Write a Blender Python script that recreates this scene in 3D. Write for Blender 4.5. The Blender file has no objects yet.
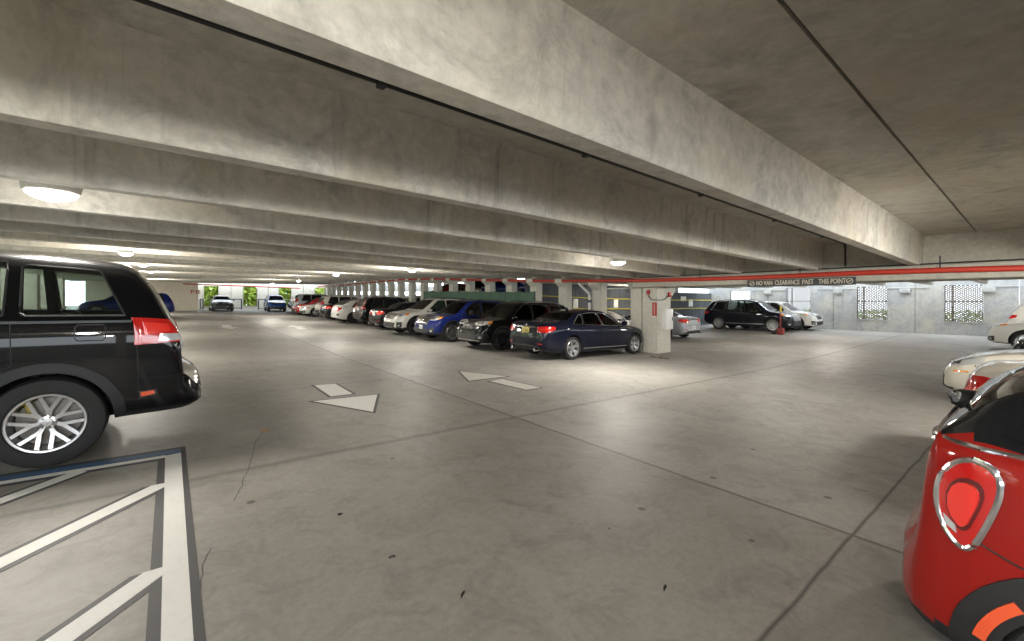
import bpy, bmesh, math, random
from mathutils import Vector, Matrix
from mathutils.bvhtree import BVHTree
random.seed(7)
scn = bpy.context.scene
COL = scn.collection
PI = math.pi

# ------------------------------------------------------------------ helpers
def link(o, parent=None):
    COL.objects.link(o)
    if parent is not None:
        o.parent = parent
    return o

def mesh_obj(name, verts, faces, mats, parent=None, mi=None, smooth=True, angle=40):
    me = bpy.data.meshes.new(name)
    me.from_pydata([tuple(v) for v in verts], [], faces)
    if not isinstance(mats, (list, tuple)):
        mats = [mats]
    for m in mats:
        me.materials.append(m)
    if mi:
        for p, k in zip(me.polygons, mi):
            p.material_index = k
    bm = bmesh.new(); bm.from_mesh(me)
    bmesh.ops.recalc_face_normals(bm, faces=bm.faces)
    bm.to_mesh(me); bm.free()
    if smooth:
        me.shade_smooth()
        me.set_sharp_from_angle(angle=math.radians(angle))
    o = bpy.data.objects.new(name, me)
    return link(o, parent)

class MB:
    """collects simple shapes into one mesh"""
    def __init__(s):
        s.v = []; s.f = []; s.m = []
    def add(s, v, f, k=0):
        n = len(s.v); s.v += [Vector(a) for a in v]
        s.f += [tuple(i + n for i in q) for q in f]; s.m += [k] * len(f)
        return s
    def box(s, a, b, k=0, bev=0.0):
        (x0, y0, z0), (x1, y1, z1) = a, b
        if bev <= 0:
            v = [(x0,y0,z0),(x1,y0,z0),(x1,y1,z0),(x0,y1,z0),(x0,y0,z1),(x1,y0,z1),(x1,y1,z1),(x0,y1,z1)]
            f = [(0,3,2,1),(4,5,6,7),(0,1,5,4),(1,2,6,5),(2,3,7,6),(3,0,4,7)]
            return s.add(v, f, k)
        bm = bmesh.new()
        bmesh.ops.create_cube(bm, size=1)
        for q in bm.verts:
            q.co = Vector(((x0+x1)/2 + q.co.x*(x1-x0), (y0+y1)/2 + q.co.y*(y1-y0), (z0+z1)/2 + q.co.z*(z1-z0)))
        bmesh.ops.bevel(bm, geom=list(bm.edges), offset=bev, segments=2, affect='EDGES', profile=.5)
        bm.verts.index_update()
        s.add([q.co.copy() for q in bm.verts], [[q.index for q in fc.verts] for fc in bm.faces], k)
        bm.free(); return s
    def loft(s, rings, k=0, caps=True, closed=True):
        n = len(rings[0]); v = [p for r in rings for p in r]; f = []
        for i in range(len(rings) - 1):
            for j in range(n if closed else n - 1):
                a = i*n + j; b = i*n + (j+1) % n
                f.append((a, b, b + n, a + n))
        if caps:
            f.append(tuple(range(n - 1, -1, -1)))
            f.append(tuple(range((len(rings)-1)*n, len(rings)*n)))
        return s.add(v, f, k)
    def tube(s, pts, r, n=8, k=0):
        pts = [Vector(p) for p in pts]; rings = []
        for i, p in enumerate(pts):
            d = (pts[min(i+1, len(pts)-1)] - pts[max(i-1, 0)]).normalized()
            u = Vector((0,0,1)) if abs(d.z) < .9 else Vector((1,0,0))
            a = d.cross(u).normalized(); b = d.cross(a).normalized()
            rr = r[i] if isinstance(r, (list, tuple)) else r
            rings.append([p + a*rr*math.cos(2*PI*t/n) + b*rr*math.sin(2*PI*t/n) for t in range(n)])
        return s.loft(rings, k)
    def lathe(s, prof, n=32, k=0, axis='z', off=(0,0,0), caps=True):
        """prof: list of (r, h); revolved round the axis"""
        rings = []
        for r, h in prof:
            ring = []
            for t in range(n):
                c, q = r*math.cos(2*PI*t/n), r*math.sin(2*PI*t/n)
                p = (c, q, h) if axis == 'z' else ((c, h, q) if axis == 'y' else (h, c, q))
                ring.append(Vector(p) + Vector(off))
            rings.append(ring)
        return s.loft(rings, k, caps=caps)
    def prism(s, poly, axis, a, b, k=0):
        """2D polygon extruded along an axis"""
        def P(u, w, h):
            return (h, u, w) if axis == 'x' else ((u, h, w) if axis == 'y' else (u, w, h))
        return s.loft([[P(u, w, a) for u, w in poly], [P(u, w, b) for u, w in poly]], k)
    def build(s, name, mats, parent=None, smooth=True, angle=40):
        return mesh_obj(name, s.v, s.f, mats, parent, s.m, smooth, angle)

def tag(o, label=None, cat=None, group=None, kind=None):
    if label: o['label'] = label
    if cat: o['category'] = cat
    if group: o['group'] = group
    if kind: o['kind'] = kind
    return o

def thing(name, label, cat, loc=(0,0,0), rot=(0,0,0), group=None):
    o = bpy.data.objects.new(name, None)
    o.empty_display_size = .2
    o.location = loc; o.rotation_euler = rot
    link(o); return tag(o, label, cat, group)

def struct(mb, name, mat, smooth=False):
    o = mb.build(name, mat, None, smooth)
    o['kind'] = 'structure'
    return o

# ------------------------------------------------------------------ materials
def new_mat(name):
    m = bpy.data.materials.new(name); m.use_nodes = True
    nt = m.node_tree
    return m, nt, nt.nodes['Principled BSDF']

def simple(name, col, rough=.5, metal=0, coat=0, spec=.5, emit=None, es=0):
    m, nt, b = new_mat(name)
    b.inputs['Base Color'].default_value = (*col, 1)
    b.inputs['Roughness'].default_value = rough
    b.inputs['Metallic'].default_value = metal
    b.inputs['Coat Weight'].default_value = coat
    b.inputs['Coat Roughness'].default_value = .04
    b.inputs['Specular IOR Level'].default_value = spec
    if emit:
        b.inputs['Emission Color'].default_value = (*emit, 1)
        b.inputs['Emission Strength'].default_value = es
    return m

class NT:
    """tiny node-building shorthand"""
    def __init__(s, nt): s.nt = nt
    def n(s, t, **kw):
        nd = s.nt.nodes.new(t)
        for k, v in kw.items():
            setattr(nd, k, v)
        return nd
    def l(s, a, b): s.nt.links.new(a, b)
    def coord(s, scale=(1,1,1)):
        tc = s.n('ShaderNodeTexCoord'); mp = s.n('ShaderNodeMapping')
        mp.inputs['Scale'].default_value = scale
        s.l(tc.outputs['Object'], mp.inputs['Vector'])
        return mp.outputs[0]
    def noise(s, vec, scale, detail=6, rough=.6, dist=0):
        q = s.n('ShaderNodeTexNoise')
        q.inputs['Scale'].default_value = scale; q.inputs['Detail'].default_value = detail
        q.inputs['Roughness'].default_value = rough; q.inputs['Distortion'].default_value = dist
        s.l(vec, q.inputs['Vector']); return q.outputs['Fac']
    def ramp(s, fac, stops):
        r = s.n('ShaderNodeValToRGB'); e = r.color_ramp.elements
        while len(e) < len(stops): e.new(.5)
        for q, (p, c) in zip(e, stops):
            q.position = p; q.color = (*c, 1) if len(c) == 3 else c
        s.l(fac, r.inputs[0]); return r.outputs[0]
    def mix(s, fac, a, b, mode='MIX'):
        q = s.n('ShaderNodeMix', data_type='RGBA', blend_type=mode)
        for inp, v in ((q.inputs[0], fac), (q.inputs[6], a), (q.inputs[7], b)):
            if isinstance(v, (int, float)): inp.default_value = v
            elif isinstance(v, tuple): inp.default_value = (*v, 1)
            else: s.l(v, inp)
        return q.outputs[2]
    def math(s, op, a, b=0.0, c=None):
        q = s.n('ShaderNodeMath', operation=op)
        for i, v in enumerate((a, b) if c is None else (a, b, c)):
            if isinstance(v, (int, float)): q.inputs[i].default_value = v
            else: s.l(v, q.inputs[i])
        return q.outputs[0]

def concrete(name, lo, hi, stain=.35, scale=1.0, streak=0.0, rough=.85, bump=.15, warm=None):
    m, nt, b = new_mat(name); t = NT(nt)
    v = t.coord()
    big = t.noise(v, .55*scale, 5, .6, .4)
    fine = t.noise(v, 9*scale, 8, .7)
    c = t.ramp(big, [(.25, lo), (.75, hi)])
    c = t.mix(.45, c, t.ramp(fine, [(.3, tuple(x*.72 for x in lo)), (.7, tuple(min(1, x*1.12) for x in hi))]))
    st = t.noise(v, 1.7*scale, 10, .75, .8)
    c = t.mix(t.math('MULTIPLY', t.ramp(st, [(.50, (0,0,0)), (.68, (1,1,1))]), stain), c, tuple(x*.45 for x in lo))
    if streak:
        sv = t.coord((3.2, 3.2, .12))
        sk = t.noise(sv, 1.6, 6, .65)
        c = t.mix(t.math('MULTIPLY', t.ramp(sk, [(.55, (0,0,0)), (.75, (1,1,1))]), streak), c, tuple(x*.35 for x in lo))
    if warm:
        wn = t.noise(v, .9, 4, .6, .5)
        c = t.mix(t.math('MULTIPLY', t.ramp(wn, [(.45, (0,0,0)), (.7, (1,1,1))]), .5), c, warm)
    t.l(c, b.inputs['Base Color'])
    b.inputs['Roughness'].default_value = rough
    b.inputs['Specular IOR Level'].default_value = .3
    bp = t.n('ShaderNodeBump'); bp.inputs['Strength'].default_value = bump; bp.inputs['Distance'].default_value = .02
    t.l(fine, bp.inputs['Height']); t.l(bp.outputs[0], b.inputs['Normal'])
    return m

M = {}
M['tee'] = concrete('tee_concrete', (.44,.425,.39), (.70,.675,.61), .6, 1.0, .6, bump=.2, warm=(.60,.53,.40))
M['deck'] = concrete('deck_concrete', (.40,.38,.335), (.58,.56,.51), .55, .8, 0, bump=.15, warm=(.46,.39,.30))
M['sky_blocker'] = simple('pale_sky_blocker', (.8,.8,.79), .8)  # plain pale surface for the added sky-blocking slab outside
M['beam'] = concrete('beam_concrete', (.42,.40,.34), (.56,.54,.47), .2, 1.2, .2)
M['pillar'] = concrete('pillar_concrete', (.56,.54,.47), (.70,.68,.60), .12, 1.2, .15)
M['wall_grey'] = concrete('wall_concrete', (.28,.285,.285), (.40,.40,.395), .4, 1.0, .35, warm=(.52,.47,.36))
M['wall_beige'] = concrete('beige_wall', (.72,.63,.52), (.80,.71,.60), .1, .8, .1)
M['wall_dark'] = concrete('dark_stained_wall', (.055,.06,.07), (.12,.128,.142), .5, 1.2, .85)
M['ramp'] = concrete('ramp_concrete', (.42,.38,.30), (.55,.50,.40), .2)

def floor_mat():
    m, nt, b = new_mat('garage_floor'); t = NT(nt)
    v = t.coord()
    big = t.noise(v, .22, 6, .6, .6)
    c = t.ramp(big, [(.28, (.23,.21,.18)), (.5, (.31,.29,.26)), (.72, (.40,.38,.35))])
    lane = t.noise(t.coord((.10, .9, 1)), .9, 6, .6, .5)
    c = t.mix(.55, c, t.ramp(lane, [(.3, (.19,.172,.145)), (.7, (.36,.34,.31))]))
    lane2 = t.noise(t.coord((1.1, .09, 1)), .8, 6, .6, .5)
    c = t.mix(.22, c, t.ramp(lane2, [(.35, (.16,.148,.13)), (.65, (.38,.36,.33))]))
    mid_ = t.noise(v, .75, 7, .65, .9)
    c = t.mix(t.math('MULTIPLY', t.ramp(mid_, [(.46, (0,0,0)), (.66, (1,1,1))]), .5), c, (.185,.168,.145))
    fine = t.noise(v, 22, 8, .75)
    c = t.mix(.35, c, t.ramp(fine, [(.3, (.17,.155,.135)), (.7, (.40,.38,.35))]))
    mott = t.noise(v, 2.6, 10, .72, 1.0)
    c = t.mix(t.math('MULTIPLY', t.ramp(mott, [(.48, (0,0,0)), (.68, (1,1,1))]), .55), c, (.135,.125,.11))
    pale = t.noise(v, 1.1, 9, .7, 1.2)
    c = t.mix(t.math('MULTIPLY', t.ramp(pale, [(.55, (0,0,0)), (.75, (1,1,1))]), .35), c, (.43,.41,.38))
    spots = t.n('ShaderNodeTexVoronoi'); spots.inputs['Scale'].default_value = 1.5
    t.l(v, spots.inputs['Vector'])
    sp = t.math('LESS_THAN', spots.outputs['Distance'], .045)
    c = t.mix(t.math('MULTIPLY', sp, .75), c, (.05,.045,.04))
    # cast joints between the floor tees, slightly ragged
    sx = t.n('ShaderNodeSeparateXYZ'); t.l(v, sx.inputs[0])
    wob = t.math('MULTIPLY', t.math('SUBTRACT', t.noise(v, 1.3, 3), .5), .05)
    X = t.math('ADD', sx.outputs[0], wob); Y = t.math('ADD', sx.outputs[1], wob)
    tot = None
    for ax, pos, w, st in ((X, 3.8, .032, .85), (Y, .86, .018, .95), (Y, 4.66, .075, .5), (Y, 8.36, .022, .6),
                           (Y, 12.0, .03, .4), (Y, 15.6, .03, .4), (X, 13.0, .03, .4), (Y, 19.2, .03, .4), (X, 22.0, .03, .4)):
        d = t.math('ABSOLUTE', t.math('SUBTRACT', ax, pos))
        k = t.math('MULTIPLY', t.math('SUBTRACT', 1.0, t.math('SMOOTH_MIN', t.math('DIVIDE', d, w), 1.0, .3)), st)
        k = t.math('MAXIMUM', k, 0.0)
        tot = k if tot is None else t.math('MAXIMUM', tot, k)
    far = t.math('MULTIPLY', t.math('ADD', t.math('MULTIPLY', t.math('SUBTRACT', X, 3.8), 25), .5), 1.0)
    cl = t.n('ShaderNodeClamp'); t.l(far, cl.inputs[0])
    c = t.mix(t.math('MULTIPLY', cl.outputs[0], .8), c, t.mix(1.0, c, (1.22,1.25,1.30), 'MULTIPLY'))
    c = t.mix(1.0, c, (.87,.865,.86), 'MULTIPLY')
    c = t.mix(tot, c, (.045,.04,.037))
    t.l(c, b.inputs['Base Color'])
    t.l(t.ramp(big, [(.3, (.62,)*3), (.7, (.46,)*3)]), b.inputs['Roughness'])
    b.inputs['Specular IOR Level'].default_value = .35
    bp = t.n('ShaderNodeBump'); bp.inputs['Strength'].default_value = .12; bp.inputs['Distance'].default_value = .01
    t.l(fine, bp.inputs['Height']); t.l(bp.outputs[0], b.inputs['Normal'])
    return m
M['floor'] = floor_mat()

def paint_mat(name, col, wear=.25):
    m, nt, b = new_mat(name); t = NT(nt); v = t.coord()
    w = t.noise(v, 14, 8, .75)
    c = t.mix(t.math('MULTIPLY', t.ramp(w, [(.5, (0,0,0)), (.75, (1,1,1))]), wear), col, tuple(x*.5 for x in col))
    t.l(c, b.inputs['Base Color']); b.inputs['Roughness'].default_value = .6
    return m
M['white_paint'] = paint_mat('white_floor_paint', (.62,.61,.58))
M['old_paint'] = paint_mat('worn_white_paint', (.52,.50,.46), .5)
M['black_paint'] = paint_mat('black_floor_paint', (.035,.034,.036))
M['blue_paint'] = paint_mat('blue_floor_paint', (.035,.085,.17))

M['red_pipe'] = simple('red_pipe_paint', (.52,.045,.025), .4)
M['red'] = simple('red_plastic', (.42,.03,.02), .45)
M['red_dull'] = simple('faded_red_block', (.24,.03,.025), .6)
M['white'] = simple('white_enamel', (.75,.75,.73), .4)
M['black_rubber'] = simple('black_cable', (.015,.015,.016), .5)
M['dark_metal'] = simple('dark_metal', (.06,.06,.065), .45, .6)
M['rail'] = simple('dark_rail', (.10,.11,.12), .5, .3)
M['yellow'] = simple('yellow_cable', (.55,.45,.05), .5)
M['green_mesh'] = concrete('green_mesh_fabric', (.06,.12,.085), (.14,.22,.165), .4, 4)
M['sign_dark'] = simple('sign_charcoal', (.055,.055,.055), .5)
M['sign_text'] = simple('sign_letters', (.62,.58,.48), .6)
M['lamp_glow'] = simple('lamp_glow', (.9,.9,.9), .4, emit=(1,.95,.86), es=5)
M['lamp_body'] = simple('lamp_body', (.8,.8,.78), .35)
M['lattice'] = simple('lattice_metal', (.10,.075,.06), .6)
M['leaf_orange'] = simple('dead_leaf', (.45,.2,.05), .7)
M['leaf_brown'] = simple('brown_leaf', (.16,.08,.04), .8)

def leaf_mat(name, a, b_):
    m, nt, b = new_mat(name); t = NT(nt); v = t.coord()
    t.l(t.ramp(t.noise(v, 2.5, 4), [(.35, a), (.65, b_)]), b.inputs['Base Color'])
    b.inputs['Roughness'].default_value = .6
    return m
M['leaf'] = leaf_mat('hedge_leaf', (.22,.40,.05), (.62,.70,.14))
M['grass'] = leaf_mat('grass', (.10,.16,.05), (.22,.28,.10))

# vehicle materials
def car_paint(name, col, metal=.25, rough=.32):
    m = simple(name, col, .45, metal*.3, coat=1.0, spec=.2)
    if max(col) < .3:
        b = m.node_tree.nodes['Principled BSDF']; b.inputs['Coat IOR'].default_value = 1.36; b.inputs['Specular IOR Level'].default_value = .06
    return m
M['tire'] = simple('tire_rubber', (.011,.011,.012), .75)
M['rim'] = simple('alloy', (.55,.55,.56), .28, .9)
M['rim_dark'] = simple('dark_alloy', (.05,.05,.055), .35, .7)
M['disc'] = simple('brake_disc', (.18,.17,.16), .45, .8)
M['chrome'] = simple('chrome', (.75,.76,.78), .12, 1)
M['trim'] = simple('black_trim', (.02,.02,.021), .45)
M['clad'] = simple('plastic_cladding', (.020,.021,.023), .5, spec=.3)
M['red_lens'] = simple('red_lens', (.50,.012,.010), .12, coat=1)
M['red_lens_bright'] = simple('red_lens_inner', (.75,.03,.02), .2, coat=1)
M['clear_lens'] = simple('clear_lens', (.55,.57,.58), .1, .3, coat=1)
M['amber'] = simple('amber_lens', (.75,.25,.02), .2, coat=1)
M['reflector'] = simple('orange_red_reflector', (.80,.10,.03), .3, coat=1)
M['plate_white'] = simple('plate_white', (.7,.7,.68), .5)
M['plate_yellow'] = simple('plate_yellow', (.70,.55,.14), .5)
M['plate_ink'] = simple('plate_ink', (.06,.07,.12), .5)
M['seat'] = simple('seat_dark', (.03,.03,.032), .7)
M['seat_tan'] = simple('seat_tan', (.42,.36,.27), .7)
M['cabin'] = simple('cabin_lining', (.022,.022,.024), .8)
M['glass_dark'] = simple('privacy_glass', (.008,.009,.011), .03, 0, coat=.0, spec=.7)

def clear_glass(name, tint):
    m, nt, b = new_mat(name); t = NT(nt)
    tr = t.n('ShaderNodeBsdfTransparent'); tr.inputs[0].default_value = (*tint, 1)
    gl = t.n('ShaderNodeBsdfGlossy'); gl.inputs['Roughness'].default_value = .02
    fr = t.n('ShaderNodeFresnel'); fr.inputs[0].default_value = 1.5
    mx = t.n('ShaderNodeMixShader')
    t.l(fr.outputs[0], mx.inputs[0]); t.l(tr.outputs[0], mx.inputs[1]); t.l(gl.outputs[0], mx.inputs[2])
    t.l(mx.outputs[0], nt.nodes['Material Output'].inputs[0])
    return m
M['glass'] = clear_glass('tinted_glass', (.72,.76,.74))
M['glass_clear'] = clear_glass('clear_glass', (.75,.78,.76))
# ------------------------------------------------------------------ vehicles
def pchip(keys):
    xs = [k[0] for k in keys]; ys = [k[1] for k in keys]; n = len(xs)
    h = [xs[i+1]-xs[i] for i in range(n-1)]; dl = [(ys[i+1]-ys[i])/h[i] for i in range(n-1)]
    d = [0.0]*n
    for i in range(1, n-1):
        if dl[i-1]*dl[i] > 0:
            w1 = 2*h[i]+h[i-1]; w2 = h[i]+2*h[i-1]
            d[i] = (w1+w2)/(w1/dl[i-1]+w2/dl[i])
    d[0] = dl[0]; d[-1] = dl[-1]
    def f(x):
        if x <= xs[0]: return ys[0]
        if x >= xs[-1]: return ys[-1]
        i = 0
        while x > xs[i+1]: i += 1
        t = (x-xs[i])/h[i]
        return ((1+2*t)*(1-t)**2*ys[i] + t*(1-t)**2*h[i]*d[i] + t*t*(3-2*t)*ys[i+1] + t*t*(t-1)*h[i]*d[i+1])
    return f

def chaikin(p, n=2):
    for _ in range(n):
        q = [p[0]]
        for a, b in zip(p, p[1:]):
            q.append((a[0]*.75+b[0]*.25, a[1]*.75+b[1]*.25)); q.append((a[0]*.25+b[0]*.75, a[1]*.25+b[1]*.75))
        q.append(p[-1]); p = q
    return p

class Shape:
    """analytic body surface: silhouettes along x give one rounded section per station"""
    def __init__(s, sp):
        s.sp = sp
        sx, sy, sz = sp.get('sx', 1), sp.get('sy', 1), sp.get('sz', 1)
        S = lambda ks, k: pchip([(x*sx, v*k) for x, v in ks])
        s.top, s.belt, s.bot, s.hw = S(sp['top'], sz), S(sp['belt'], sz), S(sp['bottom'], sz), S(sp['halfw'], sy)
        s.x0, s.x1 = sp['top'][0][0]*sx, sp['top'][-1][0]*sx
        s.zr = max(v for _, v in sp['top'])*sz
        s.roofw = sp['roofw']*sy
        s.xs0 = sorted(set([x*sx for k in ('top', 'halfw', 'bottom', 'belt') for x, _ in sp[k]]))
    def ctrl(s, x):
        zb, zt, w = s.bot(x), s.top(x), s.hw(x)
        hb = min(s.belt(x), zt-.015)
        zb = min(zb, hb-.03)
        ti = s.sp.get('tuck', .955)
        wb = w*ti
        fr = max(0, min(1, (zt-hb)/max(.01, s.zr-hb)))
        yr = wb-(wb-min(s.roofw, wb))*fr
        rr = min(.085, (zt-hb)*.5); g = zt-rr
        cr = s.sp.get('crown', .03)
        hh = hb-zb
        return [(0, zb), (w*.80, zb), (w*.93, zb+.02), (w*.985, zb+min(.14, hh*.3)), (w, zb+hh*.5), (w*.995, hb-min(.16, hh*.25)),
                (w*.978, hb-min(.05, hh*.1)), (wb, hb), (wb+(yr-wb)*.33, hb+(g-hb)*.33), (wb+(yr-wb)*.66, hb+(g-hb)*.66),
                (yr, g), (yr-min(.07, yr*.2), zt-min(cr, rr*.6)), (yr*.55, zt-min(cr, rr*.6)*.3), (0, zt)]
    def section(s, x): return chaikin(s.ctrl(x), 2)
    def side_y(s, x, z):
        p = s.section(x); best = None
        for a, b in zip(p, p[1:]):
            if (a[1]-z)*(b[1]-z) <= 0 and abs(a[1]-b[1]) > 1e-6:
                t = (z-a[1])/(b[1]-a[1]); y = a[0]+(b[0]-a[0])*t
                best = y if best is None else max(best, y)
        return best if best is not None else max(q[0] for q in p)
    def stations(s):
        xs = list(s.xs0); out = []
        for a, b in zip(xs, xs[1:]):
            k = max(1, int((b-a)/.055))
            out += [a+(b-a)*i/k for i in range(k)]
        return out+[xs[-1]]
    def rings(s):
        R = []
        for x in s.stations():
            h = s.section(x)
            R.append([(x, y, z) for y, z in h]+[(x, -y, z) for y, z in h[-2:0:-1]])
        return R

def resample(pl, n):
    pl = [Vector(p) for p in pl]
    L = [0]
    for a, b in zip(pl, pl[1:]): L.append(L[-1]+(b-a).length)
    out = []
    for i in range(n+1):
        t = L[-1]*i/n; k = 0
        while k < len(L)-2 and t > L[k+1]: k += 1
        d = L[k+1]-L[k]
        out.append(pl[k].lerp(pl[k+1], 0 if d < 1e-9 else (t-L[k])/d))
    return out

class Proj:
    """casts 2D patches onto a body so that lights, glass and trim follow its curves"""
    def __init__(s, verts, faces): s.bvh = BVHTree.FromPolygons([Vector(v) for v in verts], faces)
    def hit(s, p, d):
        h = s.bvh.ray_cast(p, d)
        return (h[0], h[1]) if h[0] is not None else (None, None)
    def patch(s, lo, hi, d, n=10, m=6, off=.006, thick=.012):
        d = Vector(d).normalized()
        A, B = resample(lo, n), resample(hi, n)
        G = []; last = None
        for j in range(m+1):
            row = []
            for i in range(n+1):
                p = A[i].lerp(B[i], j/m)
                h, nn = s.hit(p-d*6, d)
                row.append(None if h is None else h)
            G.append(row)
        V, F, idx = [], [], {}
        for j in range(m+1):
            for i in range(n+1):
                if G[j][i] is not None:
                    idx[j, i] = len(V); V.append(G[j][i]-d*off)
        nv = len(V)
        V += [v+d*(thick+off) for v in V]
        edges = {}
        for j in range(m):
            for i in range(n):
                q = [(j, i), (j, i+1), (j+1, i+1), (j+1, i)]
                if all(k in idx for k in q):
                    c = [V[idx[k]] for k in q]
                    if max((c[a]-c[b]).length for a in range(4) for b in range(a)) > .6: continue
                    f = [idx[k] for k in q]
                    F.append(tuple(f)); F.append(tuple(a+nv for a in reversed(f)))
                    for a, b in zip(f, f[1:]+f[:1]):
                        edges[(a, b)] = edges.get((a, b), 0)+1
        for (a, b) in edges:
            if (b, a) not in edges: F.append((b, a, a+nv, b+nv))
        return V, F

def boolean(o, cutter):
    md = o.modifiers.new('cut', 'BOOLEAN'); md.operation = 'DIFFERENCE'; md.object = cutter
    md.material_mode = 'TRANSFER'
    n = len(o.data.polygons)
    for sv in ('MANIFOLD', 'EXACT'):
        md.solver = sv
        bpy.context.view_layer.update()
        dg = bpy.context.evaluated_depsgraph_get()
        me = bpy.data.meshes.new_from_object(o.evaluated_get(dg))
        if len(me.polygons) > 50 and len(me.polygons) != n: break
    o.modifiers.clear()
    if len(me.polygons) > 50:
        o.data = me
    cm = cutter.data
    bpy.data.objects.remove(cutter); bpy.data.meshes.remove(cm)

def wheel_meshes(r, w, spokes=5, style='single', rim='rim', rf=.68):
    """outer face towards +y; axis along y, centre at origin"""
    t = MB(); hw = w/2; ri = r*rf
    t.lathe([(ri*.97, -hw*.8), (ri+.012, -hw*.95), (r-.055, -hw), (r-.018, -hw*.93), (r-.003, -hw*.72), (r, -hw*.3), (r, hw*.3), (r-.003, hw*.72),
             (r-.018, hw*.93), (r-.055, hw), (ri+.012, hw*.95), (ri*.97, hw*.8)], 40, 0, 'y', caps=False)
    g = MB()
    ring = [(ri, -hw*.7), (ri+.004, hw*.86), (ri-.006, hw*.95), (ri-.022, hw*.93), (ri-.034, hw*.66), (ri-.045, -hw*.6)]
    rr = []
    n = 48
    for rad, h in ring+[(ri-.02, -hw*.7)]:
        rr.append([(rad*math.cos(2*PI*k/n), h, rad*math.sin(2*PI*k/n)) for k in range(n)])
    g.loft(rr+[rr[0]], 0, caps=False)
    hy = hw*.62
    g.lathe([(r*.17, hy-.05), (r*.17, hy-.012), (r*.15, hy), (r*.09, hy+.006), (r*.085, hy+.014), (.002, hy+.017)], 24, 0, 'y')
    for k in range(spokes):
        a = 2*PI*k/spokes+PI/2
        if style == 'single': offs, ws = [0.0], [(.055, .045)]
        elif style == 'thin': offs, ws = [0.0], [(.035, .022)]
        elif style == 'split': offs, ws = [-1, 1], [(.024, .020)]*2
        else: offs, ws = [-1, 1], [(.017, .015)]*2
        for q, sg in enumerate(offs):
            w0, w1 = ws[q]; rings = []
            for u in (0, .25, .5, .75, 1):
                rad = r*.13+(ri-.014-r*.13)*u
                if style == 'split': da = sg*(.03+.075*u*r/.38)/max(rad, .1)*1.0
                elif style == 'double': da = sg*.043/max(rad, .09)
                else: da = 0
                aa = a+da; ww = (w0+(w1-w0)*u)*r/.38
                c = Vector((rad*math.cos(aa), 0, rad*math.sin(aa))); tng = Vector((-math.sin(aa), 0, math.cos(aa)))
                yy = hy-.004+(hw*.86-hy)*u**1.5
                rings.append([c-tng*ww+Vector((0, yy-.035, 0)), c-tng*ww*.9+Vector((0, yy, 0)), c+tng*ww*.9+Vector((0, yy, 0)), c+tng*ww+Vector((0, yy-.035, 0))])
            g.loft(rings, 0)
    for k in range(6 if r > .38 else 5):
        a = 2*PI*k/(6 if r > .38 else 5)+.3
        g.lathe([(.011, hy-.01), (.011, hy+.014), (.004, hy+.018)], 8, 0, 'y', (r*.125*math.cos(a), 0, r*.125*math.sin(a)))
    d = MB()
    d.lathe([(ri-.05, -hw*.2), (ri-.05, -hw*.05), (.05, 0)], 32, 0, 'y')
    d.lathe([(ri-.03, -hw*.6), (ri-.03, -hw*.5), (.02, -hw*.5)], 32, 1, 'y')
    return t, g, d

WHEELS = {}
def add_wheels(root, sp, r, w, ax, rimkey, spokes, style, rf, track):
    key = (round(r, 3), w, spokes, style, rimkey, rf)
    if key not in WHEELS:
        t, g, d = wheel_meshes(r, w, spokes, style, rimkey, rf)
        a = t.build('tmp', M['tire']); b = g.build('tmp', M[rimkey]); c = d.build('tmp', [M['disc'], M['trim']])
        WHEELS[key] = (a.data, b.data, c.data)
        for o in (a, b, c): bpy.data.objects.remove(o)
    ta, rb, dc = WHEELS[key]
    for xa in ax:
        for sg in (1, -1):
            o = link(bpy.data.objects.new('wheel', ta), root)
            o.location = (xa, sg*(track-w/2), r)
            o.rotation_euler = (0, .35*xa, 0 if sg > 0 else PI)
            link(bpy.data.objects.new('rim', rb), o)
            link(bpy.data.objects.new('brake_disc', dc), o)

def side(pts, s): return [(x, s*3, z) for x, z in pts]
def rearp(pts): return [(-5, y, z) for y, z in pts]
def frontp(pts): return [(5, y, z) for y, z in pts]
def wrapp(pts, ang):
    """2D points (h, z) seen along direction ang (degrees, direction of travel of the ray)"""
    a = math.radians(ang); e = Vector((-math.sin(a), math.cos(a), 0)); d = Vector((math.cos(a), math.sin(a), 0))
    return [e*h+Vector((0, 0, z))-d*2 for h, z in pts], d

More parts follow.
